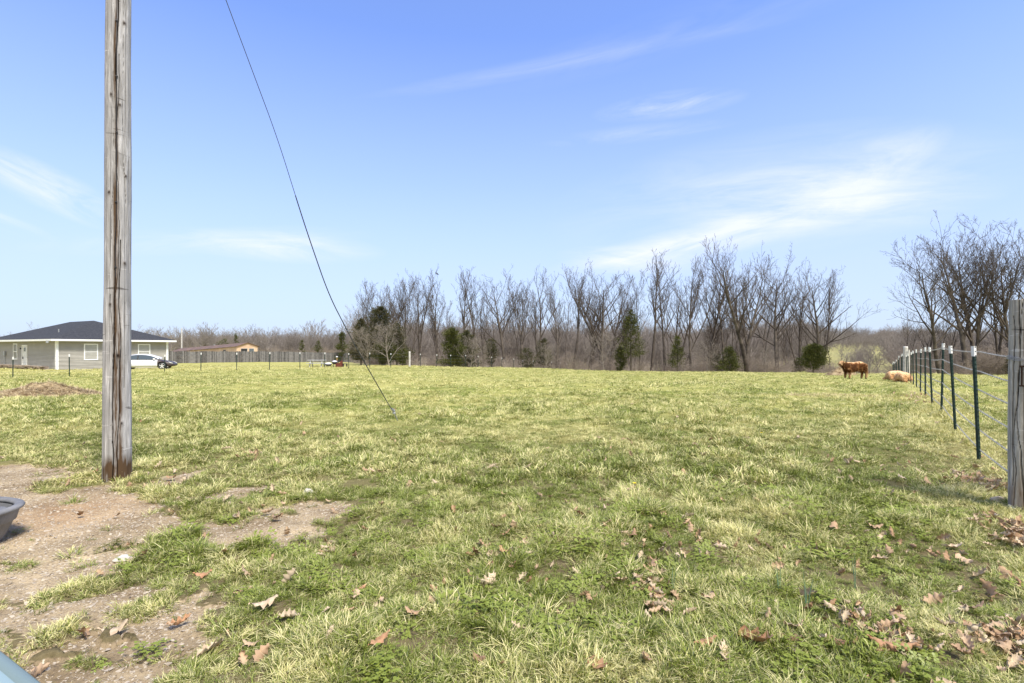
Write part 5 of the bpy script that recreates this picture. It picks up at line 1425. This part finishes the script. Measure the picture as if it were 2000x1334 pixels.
def tree_meshes(seed, H=18., trunk_r=.2, fork=.4, spread=.5, nl=(11, 6, 4, 4), up=.5, wig=.055, lean=(0, 0), multi=1, twig_r=.017, low=False, mats=('bark', 'twig')):
    r = rnd(seed); TR = Tubes(); CR = Tubes()
    nlev = len(nl)
    def path(p, d, L, n, wg, upw):
        pts = [p.copy()]; d = unit(d)
        for i in range(n):
            d = unit(d + r.normal(0, wg, 3) + np.array([0, 0, upw / n])); pts.append(pts[-1] + d * L / n)
        return np.array(pts), d
    def branch(p, d, L, rad, lev):
        n = max(3, (8, 6, 4, 3, 2)[min(lev, 4)])
        pts, _ = path(p, d, L, n, wig * (1 + .15 * lev), up * (.9 if lev < 3 else .7))
        rr = rad * (1 - np.linspace(0, 1, n + 1) ** 1.1 * .86); rr = np.maximum(rr, twig_r * .55)
        CR.add(pts, rr, (6, 5, 4, 3, 3)[min(lev, 4)])
        if lev >= nlev: return
        k = max(2, int(nl[lev] * r.uniform(.75, 1.25) * (.6 + .4 * min(1, L / (H * .25)))))
        for j in range(k):
            t_ = .18 + .82 * (j + r.uniform(0, 1)) / k; t_ = min(t_, .985)
            q = t_ * n; i = int(q); f = q - i; pp = pts[i] * (1 - f) + pts[min(i + 1, n)] * f
            base = unit(pts[min(i + 1, n)] - pts[i]); az = r.uniform(0, 2 * pi)
            perp = unit(np.cross(base, np.array([cos(az), sin(az), .3])))
            an = r.uniform(.45, .95) * (.8 + .5 * spread)
            dd = base * cos(an) + perp * sin(an)
            branch(pp, unit(dd + np.array([0, 0, .22 * (lev < 3)])), L * r.uniform(.38, .68) * (1.12 - .55 * t_), max(np.interp(t_, np.linspace(0, 1, n + 1), rr) * r.uniform(.45, .7), twig_r), lev + 1)
    for mt in range(multi):
        d0 = unit(np.array([lean[0] + (r.normal(0, .18) if multi > 1 else r.normal(0, .03)), lean[1] + (r.normal(0, .12) if multi > 1 else r.normal(0, .03)), 1.]))
        Lt = H * (.80 if mt == 0 else r.uniform(.6, .78)); n = 16
        pts, _ = path(np.array([r.normal(0, .12) * (multi > 1), r.normal(0, .12) * (multi > 1), -.4]), d0, Lt, n, .035, .12)
        rt = trunk_r * (1 if mt == 0 else r.uniform(.6, .85))
        rr = rt * (1 - np.linspace(0, 1, n + 1) ** .9 * .84); rr[0] *= 1.35
        TR.add(pts, rr, 9)
        k = nl[0] + r.integers(0, 3)
        for j in range(k):
            t_ = fork + (1 - fork) * (j + r.uniform(0, .9)) / k; t_ = min(t_, .99)
            q = t_ * n; i = int(q); f = q - i; pp = pts[i] * (1 - f) + pts[min(i + 1, n)] * f
            az = r.uniform(0, 2 * pi) if j % 2 else (r.uniform(-.7, .7) + pi * (j % 4 > 1))
            an = r.uniform(.30, .75) * (.55 + spread * 1.1)
            dd = np.array([cos(az) * sin(an), sin(az) * sin(an), cos(an)])
            L = H * (.2 + .26 * spread) * r.uniform(.7, 1.2) * (1.45 - .75 * t_)
            branch(pp, dd, L, np.interp(t_, np.linspace(0, 1, n + 1), rr) * r.uniform(.45, .75), 1)
        for j in range(3): # dead snags and suckers low on the trunk
            t_ = r.uniform(.08, fork); q = t_ * n; i = int(q); az = r.uniform(0, 6.28)
            branch(pts[i], np.array([cos(az), sin(az), r.uniform(.1, .6)]), H * r.uniform(.05, .12), .03, max(2, nlev - 1))
    return TR.mesh('trunk', M[mats[0]]), CR.mesh('crown', M[mats[1]])
PROT = {}
def make_proto(key, **kw): PROT[key] = tree_meshes(**kw)
make_proto('tall1', seed=1, H=18, trunk_r=0.237, fork=.42, spread=.25, up=.5)
make_proto('tall2', seed=2, H=18, trunk_r=0.213, fork=.35, spread=.22, up=.6, lean=(.05, 0))
make_proto('tall3', seed=3, H=18, trunk_r=0.250, fork=.5, spread=.3, up=.45, lean=(-.06, 0))
make_proto('tall4', seed=4, H=18, trunk_r=0.200, fork=.38, spread=.28, up=.5, multi=2)
make_proto('wide1', seed=5, H=18, trunk_r=0.338, fork=.30, spread=.75, up=.45, nl=(12, 6, 4, 4))
make_proto('wide2', seed=6, H=18, trunk_r=0.325, fork=.36, spread=.5, up=.6, nl=(12, 6, 4, 4), multi=2)
make_proto('thin1', seed=7, H=18, trunk_r=.11, fork=.45, spread=.12, nl=(8, 5, 4, 3), up=.5)
make_proto('thin2', seed=8, H=18, trunk_r=.12, fork=.5, spread=.16, nl=(8, 5, 4, 3), up=.4, lean=(.09, .02))
make_proto('big1', seed=9, H=19, trunk_r=.33, fork=.26, spread=.62, up=.5, nl=(12, 6, 4, 4), multi=2, lean=(.04, 0))
make_proto('big2', seed=10, H=18, trunk_r=.28, fork=.30, spread=.55, up=.35, nl=(12, 7, 6, 4), lean=(-.22, 0), twig_r=.017)
make_proto('big3', seed=12, H=19, trunk_r=.30, fork=.30, spread=.7, up=.55, nl=(14, 7, 6, 4), lean=(.10, 0), twig_r=.017)
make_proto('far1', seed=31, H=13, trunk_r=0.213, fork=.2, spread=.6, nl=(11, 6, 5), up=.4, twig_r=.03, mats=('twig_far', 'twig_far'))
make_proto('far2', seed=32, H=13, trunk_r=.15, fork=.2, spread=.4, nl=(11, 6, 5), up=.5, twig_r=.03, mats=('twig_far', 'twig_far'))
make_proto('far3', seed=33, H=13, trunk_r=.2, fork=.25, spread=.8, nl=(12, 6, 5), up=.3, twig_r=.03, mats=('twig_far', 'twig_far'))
make_proto('pale1', seed=41, H=11, trunk_r=.16, fork=.12, spread=.95, nl=(11, 7, 6, 4), up=-.15, wig=.12, mats=('bark_pale', 'bark_pale'))
PH = {k: max(v.co.z for v in PROT[k][1].vertices) for k in PROT}
def tree(key, px, d, ty, label, group, rz=0., name='bare_tree', zoff=0):
    p = at(px, d); H = topz(ty, d) - p.z; s = H / PH[key]
    t = thing(name, label, 'tree', p - Vector((0, 0, .1)), rz, group); sx = s * (1 if H > 12 else 1.1); t.scale = (sx, sx, s)
    link('trunk', PROT[key][0], t); link('crown', PROT[key][1], t)
    return t
WOOD = 'bare trees of the wood behind the pasture'
main = [('wide2', 748, 74, 540, 'bare tree rising from behind the biggest dark cedar at the left end of the wood', .2), ('thin2', 712, 78, 556, 'slender leaning bare tree at the extreme left end of the wood', 3.3),
        ('tall2', 786, 76, 548, 'upright bare tree just right of the biggest cedar', 1), ('tall4', 818, 78, 530, 'twin-stemmed bare tree, highest of the left end of the wood', 2),
        ('tall1', 858, 82, 544, 'narrow bare tree with a bird on its tip', 3), ('tall3', 903, 80, 532, 'bare tree rising over the low spreading cedar thicket', .5),
        ('tall2', 936, 76, 536, 'bare tree leaning a little right of the spreading cedar thicket', 2.2), ('wide1', 985, 80, 524, 'forked bare tree midway between spreading cedar and steep trunk pair', 4),
        ('tall4', 1022, 78, 530, 'two close bare stems in the centre of the wood', 5), ('tall1', 1052, 82, 525, 'straight bare tree with narrow crown near the middle of the wood', .2),
        ('thin2', 1087, 74, 540, 'dark bare trunk leaning right beside a thick brushy gap', .1), ('tall3', 1118, 80, 538, 'bare tree left of the broad round-crowned one', 1.9),
        ('wide1', 1172, 76, 514, 'broad round-crowned bare tree left of the pyramid cedar', 0), ('wide2', 1190, 84, 522, 'dense many-forked bare tree close behind the round-crowned one', 2.4),
        ('thin1', 1248, 74, 530, 'thin bare tree with a gap of sky on its left, behind the pyramid cedar', 0), ('tall3', 1272, 78, 500, 'tall bare tree arching left above the pyramid cedar', .4),
        ('tall1', 1300, 80, 508, 'bare tree right of the pyramid cedar with thick high crown', 1.2), ('tall4', 1326, 76, 506, 'paired bare stems over the small yellow-green cedar', 2.8),
        ('tall2', 1350, 70, 512, 'bare tree with the blackest straight trunk at the field edge', 3.9), ('wide1', 1385, 78, 505, 'wide bare crown between black trunk and dark shrub cedar', 1.1),
        ('tall1', 1418, 80, 512, 'bare tree standing behind the dark shrub-like cedar', 2.0), ('wide2', 1457, 64, 478, 'tall vase-shaped bare tree, highest in the middle wood', 3.1),
        ('thin1', 1492, 68, 545, 'short thin bare tree between two tall vase-shaped ones', 1.0), ('wide1', 1517, 66, 486, 'second tall vase-shaped bare tree, left of the round dark cedar', 2.6),
        ('tall4', 1562, 70, 530, 'twin bare stems standing right behind the round dark cedar', .8), ('wide1', 1598, 62, 508, 'spreading bare tree at the right end of the wood, branches reaching right', 5.3)]
for k, px, d, ty, lb, rz in main: tree(k, px, d, ty - 13, lb, WOOD, rz)
tree('pale1', 760, 63, 618, 'low pale-limbed bare tree with drooping boughs before the biggest dark cedar', WOOD, .4)
tree('pale1', 716, 64, 632, 'smaller pale-limbed bare tree veiling the left edge of the biggest cedar', WOOD, 2.4)
tree('pale1', 918, 66, 650, 'low pale-limbed bare tree before the spreading cedar thicket', WOOD, 3.4)
tree('pale1', 1065, 66, 664, 'low pale arching bare tree at the field edge near the middle of the wood', WOOD, 4.4)
tree('pale1', 1180, 68, 640, 'pale arching bare boughs left of the pyramid cedar', WOOD, 5.4)
tree('pale1', 1385, 64, 655, 'pale arching bare boughs just right of the blackest trunk', WOOD, 1.4)
tree('pale1', 1500, 62, 668, 'low pale twiggy tree under the vase-shaped ones', WOOD, 0.9)
RG = 'bare trees beyond the right-hand fence'
tree('big2', 1838, 50, 462, 'bare tree forking low and leaning left beyond the fence posts', RG, .1)
tree('big1', 1893, 54, 404, 'tallest bare tree, broad dome crown, beyond the fence at right', RG, .2)
tree('big3', 1912, 57, 412, 'big bare tree with steep limbs directly behind the tallest one', RG, 2.7)
tree('tall4', 1948, 60, 445, 'bare tree with crowded limbs left of the near wooden post', RG, 1.0)
tree('big3', 1985, 52, 420, 'bare tree rising behind the near wooden post', RG, 1.9)
tree('thin1', 1835, 56, 555, 'slim upright bare tree with a curled top among the fence-side trees', RG, 2.0)
tree('thin2', 1783, 58, 612, 'low scrubby bare tree at the left of the fence-side trees', RG, 2.2)
tree('wide1', 1805, 64, 600, 'small bushy bare tree behind the leaning one', RG, .9)
tree('wide1', 2040, 56, 450, 'bare tree partly cut off by the right edge', RG, 3.2)
# crowded trees deeper in the wood
r = rnd(55)
SH = 'one of the crowded bare trees deeper in the wood'
for i in range(66):
    px = r.uniform(690, 1625); d = r.uniform(80, 112)
    k = r.choice(['tall1', 'tall2', 'tall3', 'tall4', 'thin1', 'thin2', 'thin1', 'thin2'])
    ty = r.uniform(540, 620) if px < 1250 else r.uniform(520, 620)
    tree(k, px, d, ty, SH + ' behind the pasture', 'crowded bare trees inside the wood', r.uniform(0, 6.28))
for i in range(9):
    px = r.uniform(1765, 2080); d = r.uniform(60, 90); ty = r.uniform(560, 650)
    tree(r.choice(['tall4', 'thin1', 'thin2', 'tall2']), px, d, ty, 'slight bare tree in the thicket beyond the right-hand fence', 'slight bare trees beyond the fence', r.uniform(0, 6.28))
for i in range(12):
    px = r.uniform(1625, 1765); d = r.uniform(75, 130)
    tree(r.choice(['far1', 'far3']), px, d, r.uniform(655, 676), 'small bare tree down in the hollow between wood and fence', 'small bare trees in the hollow', r.uniform(0, 6.28))
# far tree line on the left
FL = 'bare trees of the far left tree line'
for i, px in enumerate(np.linspace(262, 700, 52)):
    px = px + r.uniform(-5, 5); d = r.uniform(128, 165)
    bumpy = {410: 9, 610: 14, 560: -2, 460: -6, 340: -2}
    ty = 634 + r.uniform(-4, 10) - sum(v * math.exp(-((px - c) / 22) ** 2) for c, v in bumpy.items())
    tree(r.choice(['far1', 'far2', 'far3']), px, d, ty, 'bare grey tree in the far line behind board fence and mobile home', FL, r.uniform(0, 6.28))
for px, ty in ((68, 627), (30, 646), (140, 634), (120, 630)):
    tree('far1', px, 115, ty, {68: 'small bare crown showing above the left slope of the house roof', 30: 'faint bare crown low over the left end of the roof', 140: 'bare twig tips just above the roof ridge, the right one', 120: 'bare twig tips just above the roof ridge, the left one'}[px], 'bare trees behind the house', px * 1.)

# stuff: far woods
fp = []
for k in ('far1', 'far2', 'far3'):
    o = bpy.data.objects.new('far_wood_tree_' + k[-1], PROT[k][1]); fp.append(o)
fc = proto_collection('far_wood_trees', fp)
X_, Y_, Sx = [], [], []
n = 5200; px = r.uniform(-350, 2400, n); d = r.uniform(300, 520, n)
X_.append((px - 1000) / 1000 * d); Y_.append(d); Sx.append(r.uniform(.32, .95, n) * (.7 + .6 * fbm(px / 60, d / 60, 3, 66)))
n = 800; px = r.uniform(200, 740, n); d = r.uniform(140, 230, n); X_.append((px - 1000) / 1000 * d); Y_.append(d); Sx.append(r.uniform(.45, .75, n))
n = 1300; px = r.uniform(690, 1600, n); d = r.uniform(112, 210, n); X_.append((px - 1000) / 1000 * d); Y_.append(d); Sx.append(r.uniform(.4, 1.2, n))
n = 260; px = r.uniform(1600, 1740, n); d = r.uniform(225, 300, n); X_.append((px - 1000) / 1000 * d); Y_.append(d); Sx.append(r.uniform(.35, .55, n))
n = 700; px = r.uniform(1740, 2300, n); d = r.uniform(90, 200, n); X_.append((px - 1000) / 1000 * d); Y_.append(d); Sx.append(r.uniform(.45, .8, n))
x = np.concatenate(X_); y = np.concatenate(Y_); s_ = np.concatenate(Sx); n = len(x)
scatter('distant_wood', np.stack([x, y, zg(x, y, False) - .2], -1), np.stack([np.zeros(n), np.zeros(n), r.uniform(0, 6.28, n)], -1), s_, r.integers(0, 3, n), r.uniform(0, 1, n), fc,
        'far grey-brown winter woods covering the low ridge')
# stuff: undergrowth
def bush_mesh(seed, H, nstem, wd, m):
    r = rnd(seed); T = Tubes()
    for k in range(nstem):
        a = r.uniform(0, 6.28); d = np.array([cos(a) * wd * r.uniform(.2, 1), sin(a) * wd * r.uniform(.2, 1), 1.]); p = np.array([r.normal(0, .5), r.normal(0, .4), -.2])
        h = H * r.uniform(.45, 1.1); n = 5; pts = [p]
        for i in range(n): d = unit(d + r.normal(0, .13, 3) + np.array([0, 0, -.03 * wd * i])); pts.append(pts[-1] + d * h / n)
        pts = np.array(pts); T.add(pts, np.linspace(.018, .007, n + 1), 3)
        for j in range(9):
            i = int(r.integers(1, n)); az = r.uniform(0, 6.28); dd = unit(np.array([cos(az) * .8, sin(az) * .8, r.uniform(.1, 1.)])); L = h * r.uniform(.12, .32)
            q = [pts[i], pts[i] + dd * L * .5, pts[i] + unit(dd + r.normal(0, .3, 3)) * L]; T.add(np.array(q), [.009, .007, .005], 3)
            for w2 in range(3):
                az = r.uniform(0, 6.28); d3 = unit(np.array([cos(az), sin(az), r.uniform(.0, .8)])); T.add(np.array([q[1], q[1] + d3 * L * .4]), [.006, .004], 3)
    return T.mesh('brush_clump', M[m])
M['brush'] = mat('brush', (.34, .285, .23), .95, .1, col2=(.20, .165, .13), vscale=.5)
M['brush_pale'] = mat('brush_pale', (.50, .44, .37), .95, .1, col2=(.32, .27, .22), vscale=.5)
bps = [bpy.data.objects.new('brush_clump_%d' % i, bush_mesh(600 + i, 4.2 if i < 3 else 3.0, 22, .35 if i % 2 else .8, 'brush' if i != 4 else 'brush_pale')) for i in range(5)]
bc = proto_collection('brush_clumps', bps)
X_, Y_, Sx = [], [], []
def strip(n, p0, p1, dd0, dd1, s0, s1):
    px = r.uniform(p0, p1, n); u = px - 1000; D = np.interp(u, UK, DK) + r.uniform(dd0, dd1, n)
    X_.append(u / 1000 * D); Y_.append(D); Sx.append(r.uniform(s0, s1, n))
strip(150, 690, 1640, 7, 16, .3, .8); strip(260, 690, 1640, 16, 45, .5, 1.2); strip(190, 1780, 2250, 6, 14, .4, 1.0); strip(330, 1770, 2300, 14, 45, .8, 1.6)
strip(90, 1640, 1790, 22, 60, .3, .6); strip(260, 500, 720, 50, 75, .5, 1.2); strip(25, 1690, 1790, 6, 14, .2, .4)
x = np.concatenate(X_); y = np.concatenate(Y_); s_ = np.concatenate(Sx); n = len(x)
scatter('undergrowth', np.stack([x, y, zg(x, y, False)], -1), np.stack([r.normal(0, .08, n), r.normal(0, .08, n), r.uniform(0, 6.28, n)], -1), s_, r.integers(0, 5, n), r.uniform(0, 1, n), bc,
        'tangled brown leafless undergrowth between the trees')

# cedars
def cedar_mat(name, a, b_, c_):
    m = mat(name, a, .9, .1, col2=b_, vscale=1.4)
    t = m.node_tree; b = t.nodes['Principled BSDF']
    at_ = N(t, 'ShaderNodeAttribute', attribute_name='rv').outputs['Fac']
    src = b.inputs['Base Color'].links[0].from_socket
    t.links.new(mix_n(t, ramp_n(t, at_, [(.55, 0), (1, 1)]), src, c_), b.inputs['Base Color'])
    return m
M['cedar'] = cedar_mat('cedar', (.045, .058, .018), (.075, .085, .026), (.15, .145, .05))
M['cedar_brown'] = cedar_mat('cedar_brown', (.035, .050, .022), (.075, .070, .035), (.13, .105, .055))
def cedar(px, d, ty, wpx, lb, seed, shape='cone', m='cedar', dens=1.0, bare=.06, name='cedar_tree'):
    p = at(px, d); H = topz(ty, d) - p.z; W = wpx / 1000 * d / 2; r = rnd(seed)
    t = thing(name, lb, 'tree', p - Vector((0, 0, .05)), 0, 'evergreen cedars')
    T = Tubes(); T.add(np.array([[0, 0, -.2], [.03, 0, H * .4], [0, .02, H * .93]]), [.05 + H * .013, .03 + H * .008, .01], 7); link('trunk', T.mesh('trunk', M['bark']), t)
    # boughs carry sprays of small scale-leaf cards
    V_, R_ = [], []; nb = int(70 * dens * (1 + H * .06)); W *= .92
    C_, D_ = [], []
    for k in range(nb):
        f = r.uniform(bare, 1) ** .9; z = H * f
        if shape == 'cone': w_ = W * (1 - f) ** .75 * (1.15 if f > .15 else .8) + .1
        elif shape == 'round': w_ = W * (sin(pi * min(1, max(.02, (f - bare) / (1 - bare) * .88 + .10)))) ** .55
        else: w_ = W * (1 - max(0, f - .3) ** 1.6 * 1.4) * (.85 + .3 * sin(f * 17))
        w_ *= r.uniform(.40, 1.22) * (.8 + .4 * vnoise(np.array([f * 5 + seed]), np.array([k * .0]), 3)[0])
        az = r.uniform(0, 6.28); L = max(w_, .15)
        nsp = int(10 + 34 * dens * L / max(W, .5))
        tt_ = np.sqrt(r.uniform(.03, 1, nsp)); rise_ = .25 * L * tt_
        c = np.stack([np.cos(az) * L * tt_, np.sin(az) * L * tt_, z + rise_ + 0 * tt_], -1) + r.normal(0, .09 + .05 * L, (nsp, 3))
        C_.append(c); dd = np.stack([np.cos(az + r.normal(0, .6, nsp)), np.sin(az + r.normal(0, .6, nsp)), r.uniform(.1, 1.1, nsp)], -1); D_.append(dd)
    c = np.vstack(C_); dd = np.vstack(D_); dd /= np.linalg.norm(dd, axis=1)[:, None]
    n = len(c); sz = r.uniform(.09, .22, n) * (.8 + H * .035); side = np.cross(dd, r.normal(0, 1, (n, 3))); side /= np.linalg.norm(side, axis=1)[:, None] + 1e-6
    a = c - side * (sz * .22)[:, None]; b_ = c + side * (sz * .22)[:, None]; e_ = c + dd * sz[:, None]
    V = np.stack([a, b_, e_], 1).reshape(-1, 3); F = np.arange(n * 3).reshape(n, 3)
    V[:, 2] = np.maximum(V[:, 2], .02)
    me = make_mesh('crown', V, F, M[m]); attr(me, 'rv', np.repeat(r.uniform(0, 1, n), 3)); link('crown', me, t)
    return t
cedar(742, 70, 600, 104, 'biggest dark cedar, at the left end of the wood', 701, 'blob', 'cedar_brown', 3.2)
cedar(705, 69, 622, 50, 'bushy brownish cedar on the left shoulder of the biggest cedar', 702, 'cone', 'cedar_brown', 2.2)
cedar(775, 68, 632, 60, 'mid-sized cedar on the right shoulder of the biggest cedar', 703, 'cone', 'cedar_brown', 2.2)
cedar(786, 64, 683, 26, 'low yellow-green cedar behind the pale wooden fence post', 704, 'round', 'cedar', 1.2)
cedar(752, 65, 672, 55, 'low dark cedar skirt left of the pale wooden fence post', 705, 'round', 'cedar', 1.8)
cedar(884, 66, 640, 56, 'left half of the spreading cedar thicket, rounded and green', 706, 'blob', 'cedar', 2.6)
cedar(912, 70, 646, 60, 'right half of the spreading cedar thicket, browner', 707, 'blob', 'cedar_brown', 2.2)
cedar(960, 72, 662, 30, 'small dim cedar deep among trunks right of the cedar thicket', 708, 'round', 'cedar_brown', 1.0)
cedar(1062, 72, 662, 36, 'dim brownish cedar at the centre of the wood', 709, 'round', 'cedar_brown', 1.2)
cedar(1030, 70, 682, 40, 'low dark cedar just left of the central dim one', 710, 'round', 'cedar_brown', 1.0)
cedar(1232, 66, 606, 66, 'pyramid cedar with a pointed top and see-through lower trunk', 711, 'cone', 'cedar', 1.5, .22)
cedar(1212, 67, 678, 28, 'small cedar tucked under the left side of the pyramid cedar', 712, 'round', 'cedar', 1.2)
cedar(1323, 64, 656, 34, 'small yellow-green cedar between pyramid cedar and blackest trunk', 713, 'cone', 'cedar', 1.1, .15)
cedar(1425, 62, 676, 46, 'dark shrub-like cedar with a ragged top at the field edge', 714, 'cone', 'cedar', 1.5)
cedar(1402, 64, 690, 24, 'low brownish cedar touching the dark shrub-like cedar', 715, 'round', 'cedar_brown', .8)
cedar(1588, 54, 674, 50, 'round dark cedar left of the standing cow', 716, 'round', 'cedar', 2.0, .2)
cedar(1560, 58, 700, 24, 'small brownish cedar at the left foot of the round dark one', 717, 'round', 'cedar_brown', .6)
cedar(590, 112, 664, 20, 'pointed small cedar above the board fence, left of three', 718, 'cone', 'cedar', .9)
cedar(622, 110, 665, 30, 'broad small cedar above the board fence, middle of three', 719, 'cone', 'cedar', 1.1)
cedar(668, 100, 648, 28, 'tall dark cedar at the right end of the board fence', 720, 'blob', 'cedar', 1.6)
cedar(460, 122, 652, 24, 'green cedar directly behind the mobile home roof', 721, 'cone', 'cedar', 1.0)
cedar(435, 124, 662, 26, 'lower green cedar behind the mobile home, left of the taller', 722, 'round', 'cedar', 1.0)
cedar(1975, 52, 700, 26, 'low dark evergreen bush behind the fence by the near wooden post', 723, 'round', 'cedar_brown', .7)

# birds
M['bird'] = mat('bird_dark', (.02, .02, .022), .7, .2)
def bird(p, lb, s=1.0):
    t = thing('bird', lb, 'bird', p); t.scale = (s,) * 3
    me = skin_mesh('body', [(.16, 0, -.06), (.06, 0, .02), (-.04, 0, .09), (-.10, 0, .17), (-.16, 0, .16)], [(0, 1), (1, 2), (2, 3), (3, 4)], [(.03, .012), (.06, .06), (.075, .075), (.045, .045), (.012, .012)], 1, 2)
    me.materials.clear(); me.materials.append(M['bird']); link('body', me, t); return t
bird((-.146 * 82, 82, topz(536, 82)), 'small dark bird perched on the tip of a narrow bare tree', 1.5)
